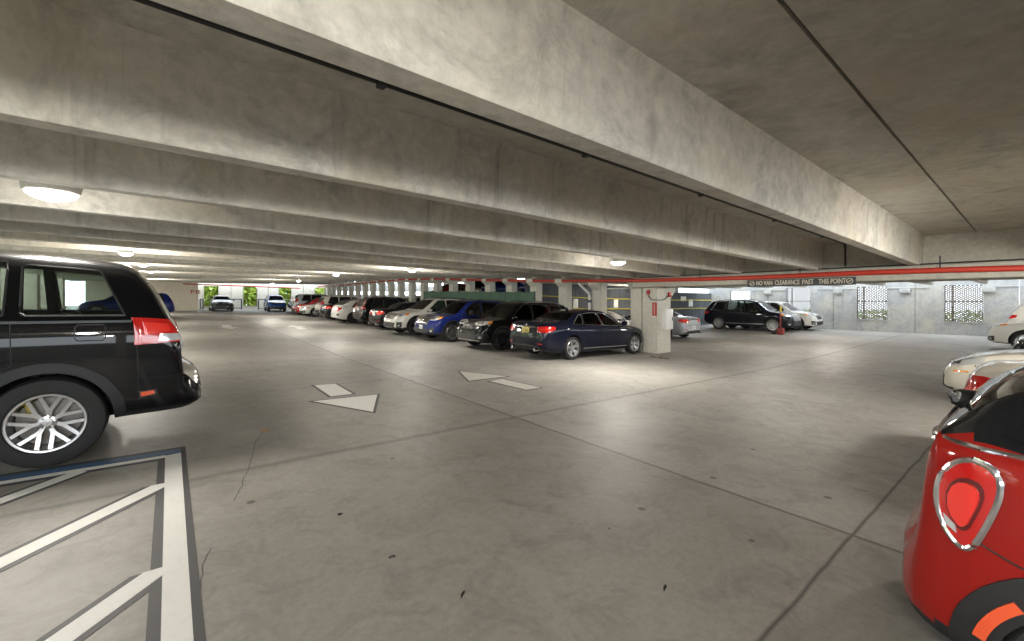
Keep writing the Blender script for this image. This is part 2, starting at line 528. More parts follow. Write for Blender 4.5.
class Car:
    def __init__(c, sp, name, label, cat, loc, rot, group=None):
        c.sp = sp; c.sh = Shape(sp); sh = c.sh
        c.root = thing(name, label, cat, (0, 0, 0), (0, 0, 0), group)
        R = sh.rings(); mb = MB(); mb.loft(R, 0)
        c.proj = Proj(mb.v, mb.f)
        mats = [M[sp['paint']], M['clad'], M['cabin'], M['glass_dark']]
        body = mb.build('body', mats, c.root, True, 32)
        clad = sp.get('clad', 0)
        for p in body.data.polygons:
            if p.center.z < clad: p.material_index = 1
            if sp.get('black_roof') and p.center.z > 1.035+.05*max(0, min(1, (-1.4-p.center.x)/.3))+.004 and p.center.x < sp.get('black_front', 9): p.material_index = 3
        c.body = body
        r = sp['r']; wheel_w = sp.get('ww', .225)
        cut = MB()
        for xa in sp['axles']:
            for sg in (1, -1):
                y0, y1 = sorted((sg*(sh.hw(0)-.36), sg*(sh.hw(0)+.3)))
                n = 28
                cut.loft([[(xa+(r+.05)*math.cos(2*PI*k/n), y, r*1.02+(r+.05)*math.sin(2*PI*k/n)) for k in range(n)] for y in (y0, y1)], 2)
        co = cut.build('cut', mats); boolean(body, co)
        if sp.get('carve'): c.carve(mats)
        body.data.shade_smooth(); body.data.set_sharp_from_angle(angle=math.radians(34))
        add_wheels(c.root, sp, r, wheel_w, sp['axles'], sp.get('rim', 'rim'), sp.get('spokes', 5), sp.get('style', 'single'), sp.get('rf', .68), sh.hw(0)-.015)
        c.windows()
        c.common()
        c.root.location = loc; c.root.rotation_euler = rot
    # -- pieces
    def add(c, name, VF, mat, parent=None, smooth=True, label=None):
        V, F = VF
        if not F: return None
        o = mesh_obj(name, V, F, M[mat] if isinstance(mat, str) else mat, parent or c.root, None, smooth, 50)
        if label: o['label'] = label
        return o
    def sidepatch(c, name, lo, hi, mat, s=None, n=10, m=5, off=.006, thick=.012, parent=None, label=None):
        o = None
        for sg in ((1, -1) if s is None else (s,)):
            o = c.add(name, c.proj.patch(side(lo, sg), side(hi, sg), (0, -sg, 0), n, m, off, thick), mat, parent, label=label)
        return o
    def rear(c, name, lo, hi, mat, n=10, m=5, off=.006, thick=.012, mirror=False, parent=None, label=None):
        o = None
        for sg in ((1, -1) if mirror else (1,)):
            o = c.add(name, c.proj.patch(rearp([(y*sg, z) for y, z in lo]), rearp([(y*sg, z) for y, z in hi]), (1, 0, 0), n, m, off, thick), mat, parent, label=label)
        return o
    def front(c, name, lo, hi, mat, n=10, m=5, off=.006, thick=.012, mirror=False, parent=None, label=None):
        o = None
        for sg in ((1, -1) if mirror else (1,)):
            o = c.add(name, c.proj.patch(frontp([(y*sg, z) for y, z in lo]), frontp([(y*sg, z) for y, z in hi]), (-1, 0, 0), n, m, off, thick), mat, parent, label=label)
        return o
    def wrap(c, name, lo, hi, ang, mat, n=12, m=6, off=.008, thick=.02, parent=None):
        """lo/hi in (h, z) for the left (+y) corner; mirrored for the right"""
        o = None
        for sg in (1, -1):
            a = ang*sg
            L, d = wrapp([(h*sg, z) for h, z in lo], a); H, d = wrapp([(h*sg, z) for h, z in hi], a)
            o = c.add(name, c.proj.patch(L, H, d, n, m, off, thick), mat, parent)
        return o
    def win_outline(c, wd):
        """(lower polyline, upper polyline) in x,z"""
        sh = c.sh; x0b, x1b, x0t, x1t = wd[:4]
        lo_m, hi_m = (wd[4], wd[5]) if len(wd) > 5 else (.03, .10)
        n = 8
        lo = [(x0b+(x1b-x0b)*i/n, sh.belt(x0b+(x1b-x0b)*i/n)+lo_m) for i in range(n+1)]
        hi = [(x0t+(x1t-x0t)*i/n, sh.top(x0t+(x1t-x0t)*i/n)-hi_m) for i in range(n+1)]
        hi = [(x, max(z, sh.belt(x)+lo_m+.004)) for x, z in hi]
        return lo, hi
    def carve(c, mats):
        sh, sp = c.sh, c.sp
        a, b = sp['carve']
        rings = []
        n = 26
        for i in range(n+1):
            x = a+(b-a)*i/n
            hb, zt, w = sh.belt(x), sh.top(x), sh.hw(x)
            p = sh.ctrl(x); yr = p[10][0]; wb = p[7][0]
            zt2 = max(zt-.06, hb-.02); zs = max(min(zt-.10, zt2-.02), hb-.04)
            half = [(0, .52), (wb-.13, .52), (wb-.10, hb-.06), (max(.2, yr-.05), zs), (max(.15, yr-.12), zt2), (0, zt2)]
            rings.append([(x, y, z) for y, z in half]+[(x, -y, z) for y, z in half[-2:0:-1]])
        cb = MB().loft(rings, 2).build('cut', mats)
        boolean(c.body, cb)
        for wd in sp['wins']:
            lo, hi = c.win_outline(wd)
            cx = sum(x for x, z in lo+hi)/(len(lo)*2)
            k = MB().prism(lo+hi[::-1], 'y', -1.6, 1.6, 2).build('cut', mats)
            boolean(c.body, k)
        for key, rng in (('ws', (.2, 6)), ('bl', (-6, -.2))):
            if key in sp:
                w0, w1, z0, z1 = c.screen(key)
                k = MB().prism([(-w0+.03, z0+.02), (w0-.03, z0+.02), (w1-.03, z1-.02), (-w1+.03, z1-.02)], 'x', rng[0], rng[1], 2).build('cut', mats)
                boolean(c.body, k)
    def screen(c, key):
        x0, x1 = c.sp[key]
        sh = c.sh
        p0, p1 = sh.ctrl(x0), sh.ctrl(x1)
        z0 = max(sh.top(x0)-.02, sh.belt(x0)); z1 = sh.top(x1)-.035
        return p0[10][0]*.92, p1[10][0]*.90, z0, z1
    def windows(c):
        sp = c.sp
        gl = 'glass' if sp.get('carve') else 'glass_dark'
        off = .004
        for wd in sp['wins']:
            lo, hi = c.win_outline(wd)
            for sg in (1, -1):
                w = c.add('side_window', c.proj.patch(side(lo, sg), side(hi, sg), (0, -sg, 0), 10, 5, off, .006), gl)
            if sp.get('win_trim'):
                loop = lo+hi[::-1]+[lo[0]]
                for sg in (1, -1):
                    pts = []
                    L = resample([(x, 0, z) for x, z in loop], 36)
                    for q in L:
                        h, nn = c.proj.hit(Vector((q.x, sg*3, q.z)), Vector((0, -sg, 0)))
                        if h: pts.append(h+Vector((0, sg*.004, 0)))
                    if len(pts) > 3:
                        MB().tube(pts, .009, 5).build('window_trim', M[sp['win_trim']], c.root)
        for key, nm, dr in (('ws', 'windshield', -1), ('bl', 'rear_window', 1)):
            if key in sp:
                w0, w1, z0, z1 = c.screen(key)
                x = 6*(-dr)
                lo = [(0*0+x, -w0+2*w0*i/10, z0) for i in range(11)]
                hi = [(x, -w1+2*w1*i/10, z1) for i in range(11)]
                c.add(nm, c.proj.patch(lo, hi, (dr, 0, 0), 14, 8, .004, .006), (gl if key == 'bl' else ('glass_clear' if sp.get('carve') else 'glass_dark')))
        if sp.get('carve') and sp.get('seats', True):
            sm = sp.get('seatmat', 'seat')
            for row, sx in enumerate(sp.get('seat_x', (.25, -.65))):
                for sg in (1, -1):
                    y = sg*.37
                    mb = MB()
                    mb.box((sx-.08, y-.24, .50), (sx+.05, y+.24, 1.02*sp.get('seat_h', 1)), 0, .05)
                    mb.box((sx-.12, y-.13, 1.04*sp.get('seat_h', 1)), (sx-.02, y+.13, 1.24*sp.get('seat_h', 1)), 0, .045)
                    mb.box((sx-.05, y-.25, .50), (sx+.45, y+.25, .66), 0, .05)
                    mb.build('seat', M[sm], c.root)
    def common(c):
        sp, sh = c.sp, c.sh
        # handles
        for hx in sp.get('handles', ()):
            z = sh.belt(hx)-.12
            for sg in (1, -1):
                h, nn = c.proj.hit(Vector((hx, sg*3, z)), Vector((0, -sg, 0)))
                if h:
                    y = h.y
                    MB().tube([(hx-.10, y, z), (hx-.08, y+sg*.03, z+.003), (hx+.08, y+sg*.03, z+.005), (hx+.10, y, z+.004)], .011, 8).build('door_handle', M[sp.get('handle_mat', sp['paint'])], c.root)
        # mirrors
        if 'mirror' in sp:
            mx = sp['mirror']; z = sh.belt(mx)+.05
            for sg in (1, -1):
                y = sh.side_y(mx, z)
                bm = MB()
                rings = []
                for u, (hy, hz, dx) in enumerate(((.02, .02, .0), (.085, .06, .02), (.10, .07, .06), (.095, .065, .12), (.05, .035, .17))):
                    cxp = mx+.0+dx
                    rings.append([(cxp, sg*(y+.14)+hy*math.cos(2*PI*k/12), z+.06+hz*math.sin(2*PI*k/12)) for k in range(12)])
                bm.loft(rings, 0)
                bm.tube([(mx+.06, sg*(y-.02), z-.01), (mx+.06, sg*(y+.08), z+.02)], .022, 6, 1)
                bm.build('mirror', [M[sp.get('mirror_mat', sp['paint'])], M['trim']], c.root)
        # door seams
        for pl in sp.get('seams', ()):
            for sg in (1, -1):
                pts = []
                for q in resample([(x, 0, z) for x, z in pl], 18):
                    h, nn = c.proj.hit(Vector((q.x, sg*3, q.z)), Vector((0, -sg, 0)))
                    if h: pts.append(h)
                if len(pts) > 2: MB().tube(pts, .004, 4).build('door_seam', M['trim'], c.root)
        # arch flares
        if sp.get('flare'):
            fw, mat = sp['flare']
            r = sp['r']
            for xa in sp['axles']:
                for sg in (1, -1):
                    lo, hi = [], []
                    for k in range(25):
                        a = math.radians(-12+204*k/24)
                        lo.append((xa+(r+.045)*math.cos(a), r*1.02+(r+.045)*math.sin(a))); hi.append((xa+(r+.05+fw)*math.cos(a), r*1.02+(r+.05+fw)*math.sin(a)))
                    c.add('wheel_arch', c.proj.patch(side(lo, sg), side(hi, sg), (0, -sg, 0), 24, 2, .014, .03), mat)
        if sp.get('rails'):
            a, b = sp['rails'][:2]
            for sg in (1, -1):
                pts = []
                for i in range(13):
                    x = a+(b-a)*i/12
                    p = sh.ctrl(x)
                    lift = .045*min(1, 4*i/12, 4*(12-i)/12)
                    pts.append((x, sg*(p[10][0]-.03), sh.top(x)-.035+lift))
                MB().tube(pts, .018, 6).build('roof_rail', M[sp['rails'][2]], c.root)
    def plate(c, rear=True, y=0, z=.75, mat='plate_white', w=.155, h=.08):
        x = c.sh.x0 if rear else c.sh.x1
        d = Vector((1 if rear else -1, 0, 0))
        hh, nn = c.proj.hit(Vector((x-d.x*2, y, z)), d)
        if not hh: return
        xx = hh.x
        a, b = sorted((xx-d.x*.012, xx+d.x*.03))
        o = MB().box((a, y-w, z-h), (b, y+w, z+h), 0, .004).build('license_plate', M[mat], c.root)
        q = MB()
        random.seed(int(abs(z*1000)))
        for k in range(6):
            yy = y-w*.72+k*w*.29
            x0, x1 = sorted((xx-d.x*.014, xx-d.x*.011))
            q.box((x0, yy-.014, z-.035), (x1, yy+.010, z-.020)); q.box((x0, yy-.014, z+.02), (x1, yy+.010, z+.032)); q.box((x0, yy-.014, z-.035), (x1, yy-.006, z+.032))
        q.build('plate_characters', M['plate_ink'], o, False)
    def badge(c, x_dir, y, z, r=.04, mat='chrome'):
        d = Vector((x_dir, 0, 0))
        hh, nn = c.proj.hit(Vector((-x_dir*6, y, z)), d)
        if hh:
            MB().lathe([(r, -.012), (r, .006), (r*.9, .012), (.001, .014)], 20, 0, 'x', (0, 0, 0))
            mb = MB(); mb.lathe([(r, -.012*-x_dir*-1), (r, -x_dir*.006), (r*.85, -x_dir*.012), (.001, -x_dir*.013)], 20, 0, 'x', (hh.x, y, z))
            return mb.build('emblem', M[mat], c.root)

SEDAN = dict(
    top=[(-2.45,.60),(-2.435,.74),(-2.41,.92),(-2.36,1.03),(-2.25,1.08),(-1.95,1.11),(-1.60,1.14),(-.85,1.40),(-.2,1.464),(.30,1.44),(.75,1.26),(1.22,1.01),(1.65,.95),(2.1,.83),(2.33,.71),(2.42,.60),(2.45,.50)],
    belt=[(-2.45,.56),(-2.3,.95),(-1.5,1.0),(0,.95),(1.2,.91),(2.0,.79),(2.45,.45)],
    bottom=[(-2.45,.36),(-2.2,.25),(-1.7,.19),(1.7,.18),(2.2,.19),(2.45,.26)],
    halfw=[(-2.45,.60),(-2.42,.72),(-2.33,.82),(-2.1,.895),(-1.35,.93),(1.4,.93),(2.0,.89),(2.28,.78),(2.40,.64),(2.45,.45)],
    roofw=.585, r=.335, axles=(1.62,-1.36),
    wins=[(.02,.98,-.02,.30),(-.86,-.04,-.72,-.07),(-1.32,-.92,-.92,-.78)], ws=(1.20,.36), bl=(-1.56,-.86), mirror=.85, handles=(-.05,-.98), win_trim='trim',
    seams=[[(1.02,.86),(1.05,.55),(.98,.28)],[(-.01,.95),(-.02,.5),(.0,.28)],[(-.95,.96),(-1.0,.75),(-.85,.5),(-.8,.28)]])
SUV = dict(
    top=[(-2.315,.55),(-2.30,.72),(-2.27,.84),(-2.22,1.0),(-2.17,1.12),(-2.05,1.34),(-1.90,1.54),(-1.75,1.61),(-1.2,1.66),(-.3,1.68),(.25,1.66),(.45,1.62),(.85,1.36),(1.25,1.11),(1.5,1.06),(1.95,.97),(2.18,.86),(2.27,.74),(2.305,.62),(2.315,.5)],
    belt=[(-2.315,.50),(-2.18,1.05),(-1.5,1.07),(0,1.02),(1.2,1.0),(2.0,.90),(2.315,.45)],
    bottom=[(-2.315,.42),(-2.1,.33),(-1.7,.24),(1.7,.23),(2.1,.25),(2.315,.32)],
    halfw=[(-2.315,.62),(-2.28,.74),(-2.18,.84),(-1.9,.895),(-1.3,.92),(1.4,.92),(1.9,.88),(2.16,.78),(2.27,.65),(2.315,.45)],
    roofw=.62, r=.36, axles=(1.39,-1.32), clad=.36, flare=(.05,'clad'),
    wins=[(.02,1.02,0,.36),(-.92,-.05,-.86,-.08),(-1.72,-1.0,-1.50,-.95)], ws=(1.24,.42), bl=(-2.10,-1.84), mirror=.86, handles=(-.02,-.98), win_trim='trim',
    seams=[[(1.02,.95),(1.05,.6),(.98,.32)],[(-.01,1.0),(-.02,.6),(.0,.32)],[(-.95,1.02),(-1.0,.8),(-.82,.55),(-.78,.32)]])
HATCH = dict(SUV, clad=.24, flare=None, rails=None,
    top=[(-2.20,.55),(-2.19,.70),(-2.16,.82),(-2.12,.94),(-2.04,1.05),(-1.85,1.16),(-1.55,1.28),(-1.15,1.39),(-.3,1.45),(.25,1.43),(.45,1.39),(.85,1.18),(1.25,.96),(1.5,.92),(1.9,.82),(2.10,.70),(2.18,.58),(2.2,.48)],
    belt=[(-2.20,.50),(-2.08,.92),(-1.5,.97),(0,.92),(1.2,.86),(1.9,.76),(2.2,.42)],
    bottom=[(-2.20,.34),(-2.0,.26),(-1.7,.19),(1.7,.18),(2.0,.19),(2.2,.26)],
    halfw=[(-2.20,.58),(-2.17,.72),(-2.07,.83),(-1.85,.88),(-1.3,.90),(1.4,.90),(1.85,.85),(2.08,.74),(2.16,.62),(2.20,.42)],
    roofw=.58, r=.325, axles=(1.36,-1.32), ws=(1.22,.42), bl=(-1.92,-1.30), wins=[(.02,.98,0,.36),(-.92,-.05,-.86,-.08),(-1.40,-.98,-1.05,-.92)],
    seams=[[(1.0,.82),(1.03,.5),(.96,.26)],[(-.01,.9),(-.02,.5),(.0,.26)],[(-.95,.92),(-.98,.7),(-.84,.5),(-.8,.26)]])
# ------------------------------------------------------------------ the place
SX, SY = -.02195, .0073
EYE = 1.60
CXP, CYP, FPX = 512., 300., 427.573
TX, TZ = .78004, .62573            # heading of the +X axis: right / forward share
def zfloor(X, Y):
    a = SY*Y+.011*max(0., Y-12)
    if X <= 13: return SX*X+a
    return SX*13+.005*(X-13)+a*max(0., 1-(X-13)/4)
def ray(x, y):
    r, u = (x-CXP)/FPX, -(y-CYP)/FPX
    return Vector((TX*r+TZ, -TZ*r+TX, u))
def onX(x, y, X):
    r = ray(x, y); return r*(X/r.x)+Vector((0, 0, EYE))
def onY(x, y, Y):
    r = ray(x, y); return r*(Y/r.y)+Vector((0, 0, EYE))
def lerp_tab(tab, y):
    if y <= tab[0][0]: return tab[0][1]
    for (a, va), (b, vb) in zip(tab, tab[1:]):
        if y <= b: return va+(vb-va)*(y-a)/(b-a)
    return tab[-1][1]
ZL = [(0,2.595),(5,2.61),(9,2.69),(13.5,2.78),(20.7,2.92),(28,3.03),(40,3.08),(60,3.15)]
ZR = [(0,2.34),(6,2.33),(9,2.36),(13.5,2.52),(20.7,2.84),(28,3.14),(40,3.18),(60,3.25)]
def zsoffit(X, Y):
    a, b = lerp_tab(ZL, Y), lerp_tab(ZR, Y)
    return a+(b-a)*(X+1)/13.7
DECK = .64

# floor
xs = [-8+i for i in range(0, 48)]; ys = [-8+i for i in range(0, 66)]
V = [(x, y, zfloor(x, y)) for y in ys for x in xs]
nx = len(xs)
F = [(j*nx+i, j*nx+i+1, (j+1)*nx+i+1, (j+1)*nx+i) for j in range(len(ys)-1) for i in range(nx-1)]
nv = len(V)
V += [(x, y, z-.3) for x, y, z in V]
F += [tuple(i+nv for i in reversed(q)) for q in F]
ny_ = len(ys)
bd = [i for i in range(nx)]+[j*nx+nx-1 for j in range(1, ny_)]+[(ny_-1)*nx+i for i in range(nx-2, -1, -1)]+[j*nx for j in range(ny_-2, 0, -1)]
F += [(b_, a_, a_+nv, b_+nv) for a_, b_ in zip(bd, bd[1:]+bd[:1])]
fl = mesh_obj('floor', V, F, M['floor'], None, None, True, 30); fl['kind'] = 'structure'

# double tees of the ceiling: one precast unit = deck + two stems
TEE0 = .87
def tee_unit(y0, x0=-6.0, x1=12.7, zf_=zsoffit, sh=0):
    mb = MB()
    for a, b in ((x0, x1),):
        rings = []
        prof = [(.012, DECK), (.735, DECK), (.76, DECK-.06), (.785, .035), (.805, 0), (.965, 0), (.985, .035), (1.01, DECK-.06), (1.035, DECK),
                (2.55-sh, DECK), (2.575-sh, DECK-.06), (2.60-sh, .035), (2.62-sh, 0), (2.78-sh, 0), (2.80-sh, .035), (2.825-sh, DECK-.06), (2.85-sh, DECK), (3.618, DECK), (3.618, DECK+.16), (.012, DECK+.16)]
        n = 10
        for i in range(n+1):
            x = a+(b-a)*i/n
            rings.append([(x, y0+u, zf_(x, y0+u)+w) for u, w in prof])
        mb.loft(rings, 0)
    return mb
def tee_mats(o):
    o.data.materials.append(M['deck'])
    for p in o.data.polygons:
        if p.normal.z < -.9 and abs(p.area) > 0:
            pass
for j in range(-3, 13):
    y0 = TEE0+3.63*j
    o = struct(tee_unit(y0, sh=.35 if j == -1 else 0), 'ceiling_tee', [M['tee'], M['deck']], True)
    for p in o.data.polygons:
        c = p.center
        if c.z > zsoffit(c.x, c.y)+DECK-.02: p.material_index = 1
top = MB()
rings = []
for y in (-10, -5, 0, 5, 10, 15, 20, 25, 30, 35, 40, 45, 48.1):
    rings.append([(-6.2, y, zsoffit(-6.2, y)+DECK+.16), (13.3, y, zsoffit(13.3, y)+DECK+.16), (13.3, y, zsoffit(13.3, y)+DECK+.3), (-6.2, y, zsoffit(-6.2, y)+DECK+.3)])
top.loft(rings, 0); struct(top, 'ceiling', M['deck'])
for j in range(-2, 5):
    y0 = TEE0+3.63*j
    if y0 > 15: continue
    o = struct(tee_unit(y0, 13.3, 29.7, lambda x, y: 2.36), 'ceiling_tee', [M['tee'], M['deck']], True)
    for p in o.data.polygons:
        if p.center.z > 2.36+DECK-.02: p.material_index = 1
struct(MB().box((13.3, -9, 2.36+DECK+.16), (29.7, 15.5, 2.36+DECK+.3)), 'ceiling_slab', M['deck'])

# ledger beam over the right hand aisle
b = MB()
prof = [(12.70, 3.2), (12.70, 2.335), (12.47, 2.335), (12.45, 2.31), (12.45, 2.05), (12.47, 2.03), (13.85, 2.03), (13.87, 2.05), (13.87, 2.335), (13.4, 2.335), (13.4, 3.2)]
b.loft([[(x, y, z) for x, z in prof] for y in (-8, -3, 1, 5, 8.9)], 0)
struct(b, 'beam', M['beam'])
# line of anchor bolts and a thin conduit on the ledge
pipe = MB()
pp = []
for px, py in ((1100,264.6),(1024,268),(940,270.2),(862,272.8),(800,275.6),(760,277.3),(700,279.2),(640,280.5),(560,281),(520,280.7),(480,280),(435,279),(401,279.6),(380,281.4),(360,283.5),(338,285.3),(310,287),(285,287.9)):
    p = onX(px, py, 12.36 if px > 620 else 12.80)
    if px <= 620: p = onX(px, py, 12.80)
    pp.append(p)
pipe.tube(pp, .058, 12)
o = pipe.build('sprinkler_pipe', M['red_pipe'])
tag(o, 'long red sprinkler pipe running under the beam and along the pillar tops', 'pipe')
for k in range(0, len(pp), 2):
    p = pp[k]
    MB().tube([p+Vector((0,0,.05)), p+Vector((0,0,.30))], .012, 6).build('hanger_rod', M['dark_metal'], o)
cp = MB(); cp.tube([(12.42, -4, 2.36), (12.42, 3, 2.362), (12.42, 8.6, 2.36)], .014, 6)
tag(cp.build('conduit', M['dark_metal']), 'thin dark conduit lying along the ledge above the red pipe', 'conduit')
c2 = [(x, 3.0, zsoffit(x, 3.0)+DECK-.03) for x in (-6, -2, 2, 6, 10, 12.62)]
cd = MB().tube(c2+[(12.66, 3.0, zsoffit(12.66, 3)+DECK-.10), (12.66, 3.0, 2.40)], .022, 8)
cdo = tag(cd.build('conduit', M['black_rubber']), 'black conduit running on the ceiling behind the nearest deep beam', 'conduit')
for x in (1.2, 3.4, 5.8, 8.4, 11):
    z = zsoffit(x, 3)+DECK
    MB().box((x-.03, 2.96, z-.065), (x+.03, 3.04, z+.002), 0, .006).build('clamp', M['dark_metal'], cdo)
for k, y in enumerate((1.80, 3.61, 5.43, 7.24)):
    z = 2.335
    for dx, rr, hh in ((-.02, .012, .16), (-.16, .014, .05)):
        pass
# pillar with haunch
pl = MB()
pl.box((12.97, 8.26, -.4), (13.80, 8.85, 2.03), 0, .015)
pl.loft([[(13.79, 8.27, 1.62), (13.79, 8.84, 1.62), (13.79, 8.84, 2.03), (13.79, 8.27, 2.03)], [(14.12, 8.27, 1.93), (14.12, 8.84, 1.93), (14.12, 8.84, 2.03), (14.12, 8.27, 2.03)]], 0)
struct(pl, 'pillar', M['pillar'])
PY = [8.9, 10.7, 12.55, 14.4, 16.2, 18.0, 19.9, 21.7, 23.6, 25.4, 27.2, 29, 30.8, 32.6, 34.5, 36.3, 38.1, 39.9, 41.7, 43.5, 45.3, 47.1]
for k, y in enumerate(PY):
    zt = zsoffit(13, y+.2)+.3
    q = MB().box((12.97, y, zfloor(13, y)-.3), (13.33, y+.45, zt+.35), 0, .012)
    zc = min(zt-.3, 2.33+.0*k) if y < 11 else zsoffit(12.8, y+.2)
    q.prism([(12.98, zc-.36), (12.72, zc-.17), (12.72, zc), (12.98, zc)], 'y', y+.03, y+.42)
    struct(q, 'pillar', M['pillar'])
# low wall between the piers, further back
w = MB().box((13.02, 23.9, .0), (13.28, 48, 1.25)); struct(w, 'wall_spandrel', M['beam'])

# ---- fittings on the pillar
def on_face_x(px, py): return onX(px, py, 12.97)
p = on_face_x(648.8, 292.3)
st1 = MB().box((12.90, p.y-.055, p.z-.075), (12.97, p.y+.055, p.z+.075), 0, .012).build('alarm_strobe', [M['red']])
tag(st1, 'small red fire alarm box on the left face of the white pillar', 'fire alarm')
q = onY(669, 294.5, 8.26)
st2 = MB().box((q.x-.09, 8.19, q.z-.085), (q.x+.09, 8.26, q.z+.085), 0, .012).build('alarm_strobe', [M['red']])
tag(st2, 'small red fire alarm box on the haunch at the right of the pillar', 'fire alarm')
a, e = Vector((12.93, p.y, p.z-.09)), Vector((q.x-.11, 8.22, q.z-.03))
pts = []
for i in range(13):
    t = i/12; v = a.lerp(e, t); v.z -= .17*math.sin(PI*t)**.8
    v.x = min(v.x, 12.93) if t < .55 else v.x
    v.y = min(v.y, 8.235) if t >= .5 else v.y
    pts.append(v)
tag(MB().tube(pts, .016, 6).build('cable', M['black_rubber']), 'black cable drooping between the two red alarm boxes', 'cable')
p0, p1 = on_face_x(654.7, 302.5), on_face_x(654.7, 317.5)
sg = MB().box((12.955, p0.y-.085, p1.z), (12.97, p0.y+.085, p0.z), 0).build('extinguisher_sign', [M['red']])
tag(sg, 'narrow vertical red sign on the white pillar', 'sign')
wm = MB()
for i in range(11):
    zz = p1.z+.10+i*(p0.z-p1.z-.16)/10
    wm.box((12.952, p0.y-.022, zz-.007), (12.956, p0.y+.022, zz+.007))
wm.box((12.952, p0.y-.08, p1.z+.005), (12.956, p0.y+.08, p1.z+.055))
wm.build('white_marks', M['white'], sg, False)
c0, c1 = onY(663.5, 309, 8.2), onY(669.8, 329, 8.2)
cab = thing('extinguisher_cabinet', 'white extinguisher cabinet mounted low on the right face of the pillar', 'cabinet', (c1.x-.2, 8.26, c1.z))
MB().box((-.22, -.17, 0), (.22, 0, c0.z-c1.z), 0, .012).build('case', M['white'], cab)
MB().box((-.20, -.185, .03), (.20, -.168, c0.z-c1.z-.03), 0, .006).build('door', M['lamp_body'], cab)
MB().box((.13, -.20, .30), (.16, -.183, .42), 0, .004).build('handle', M['dark_metal'], cab)

# ---- white drain pipe and a grey conduit beside the piers
d0 = onX(590, 287, 12.85)
dr = MB().tube([(12.82, d0.y+.55, 2.28), (12.82, d0.y+.5, 2.22), (12.82, d0.y+.08, 1.9), (12.82, d0.y, 1.78), (12.82, d0.y, zfloor(13, d0.y))], .055, 10)
dro = tag(dr.build('drain_pipe', M['white']), 'white drain pipe with an elbow running down beside a pier', 'pipe')
MB().lathe([(.075, -.05), (.075, .05)], 12, 0, 'z', (12.82, d0.y, 1.55)).build('coupling', M['dark_metal'], dro)
tag(MB().tube([(12.9, 10.55, 2.02), (12.9, 9.2, 2.03)], .022, 8).build('conduit', M['lamp_body']), 'pale conduit spanning between two piers left of the main pillar', 'conduit')

# ---- hanging clearance sign on the ledge
s0, s1 = onX(747.3, 279.2, 12.40), onX(855.8, 283.7, 12.40)
ztop, zbot = 2.14, 1.955
sgn = thing('clearance_sign', 'long charcoal sign reading NO VAN CLEARANCE PAST THIS POINT below the red pipe', 'sign', (12.40, (s0.y+s1.y)/2, (ztop+zbot)/2))
hw_, hh_ = (s0.y-s1.y)/2, (ztop-zbot)/2
MB().box((-.0, -hw_, -hh_), (.035, hw_, hh_), 0, .005).build('board', M['sign_dark'], sgn)
def text_mesh(body, size, width, loc, mat, parent, name, rot):
    cu = bpy.data.curves.new('txt', 'FONT'); cu.body = body; cu.size = size; cu.extrude = .003; cu.align_x = 'CENTER'; cu.align_y = 'CENTER'; cu.offset = .003
    to = bpy.data.objects.new('txt', cu); COL.objects.link(to)
    bpy.context.view_layer.update()
    me = bpy.data.meshes.new_from_object(to.evaluated_get(bpy.context.evaluated_depsgraph_get()))
    bpy.data.objects.remove(to)
    xs_ = [v.co.x for v in me.vertices]
    k = width/(max(xs_)-min(xs_)) if width else 1
    for v in me.vertices: v.co.x *= k
    me.materials.clear(); me.materials.append(mat)
    o = bpy.data.objects.new(name, me); link(o, parent); o.location = loc; o.rotation_euler = rot
    return o
for body, xa, xb in (('NO VAN', 756.2, 772.3), ('CLEARANCE', 774.7, 799.5), ('PAST', 802, 813.5), ('THIS POINT', 818.5, 846)):
    ya, yb = onX(xa, 281, 12.395).y, onX(xb, 281, 12.395).y
    text_mesh(body, .165, ya-yb, (-.004, (ya+yb)/2-sgn.location.y, 0), M['sign_text'], sgn, 'lettering', (PI/2, 0, -PI/2))
for xc in (752, 849.6):
    yc = onX(xc, 281, 12.395).y-sgn.location.y
    rg = MB(); n = 24
    rg.loft([[(h, yc+r*math.cos(2*PI*k/n), r*math.sin(2*PI*k/n)) for k in range(n)] for r, h in ((.066, -.001), (.066, -.006), (.050, -.006), (.050, -.001))], 0, caps=False)
    a = math.radians(-35)
    rg.loft([[(h, yc+u*math.cos(a)-v*math.sin(a), u*math.sin(a)+v*math.cos(a)) for u, v in ((-.058, -.009), (.058, -.009), (.058, .009), (-.058, .009))] for h in (-.001, -.006)], 0)
    rg.build('prohibition_ring', M['sign_text'], sgn, False)

# ---- right wall with lattice windows
XW = 31.4
wins = []
for xa, xb, yt, yb in ((730.5, 750, 285, 299.5), (786.6, 811, 286, 309), (857.2, 887.7, 283, 319.2), (944.5, 983.3, 281, 323.2)):
    A, B = onX(xa, yt, XW), onX(xb, yb, XW)
    wins.append([A.y, B.y, min(A.z, 2.5), B.z])
zb_ = sum(w[3] for w in wins[2:])/2
wins[0][2:] = [2.2, 1.45]
for w_ in wins[1:]: w_[2] = 2.36; w_[3] = zb_
wins.append([wins[3][0]-3.65, wins[3][1]-3.65, 2.36, zb_])
ys_ = sorted([(w_[1], w_[0], w_[3], w_[2]) for w_ in wins])
cur = -8.0; wl = MB()
for ya, yb, za, zt in ys_:
    mid = (cur+ya)/2
    if ya-cur > .02:
        for s_, e_ in ((cur, mid-.008), (mid+.008, ya)):
            wl.box((XW, s_, -.6), (XW+.2, e_, 3.2))
    wl.box((XW, ya, -.6), (XW+.2, yb, za)); wl.box((XW, ya, zt), (XW+.2, yb, 3.2))
    cur = yb
wl.box((XW, cur, -.6), (XW+.2, 15.7, 3.2))
struct(wl, 'wall_right', M['wall_grey'])
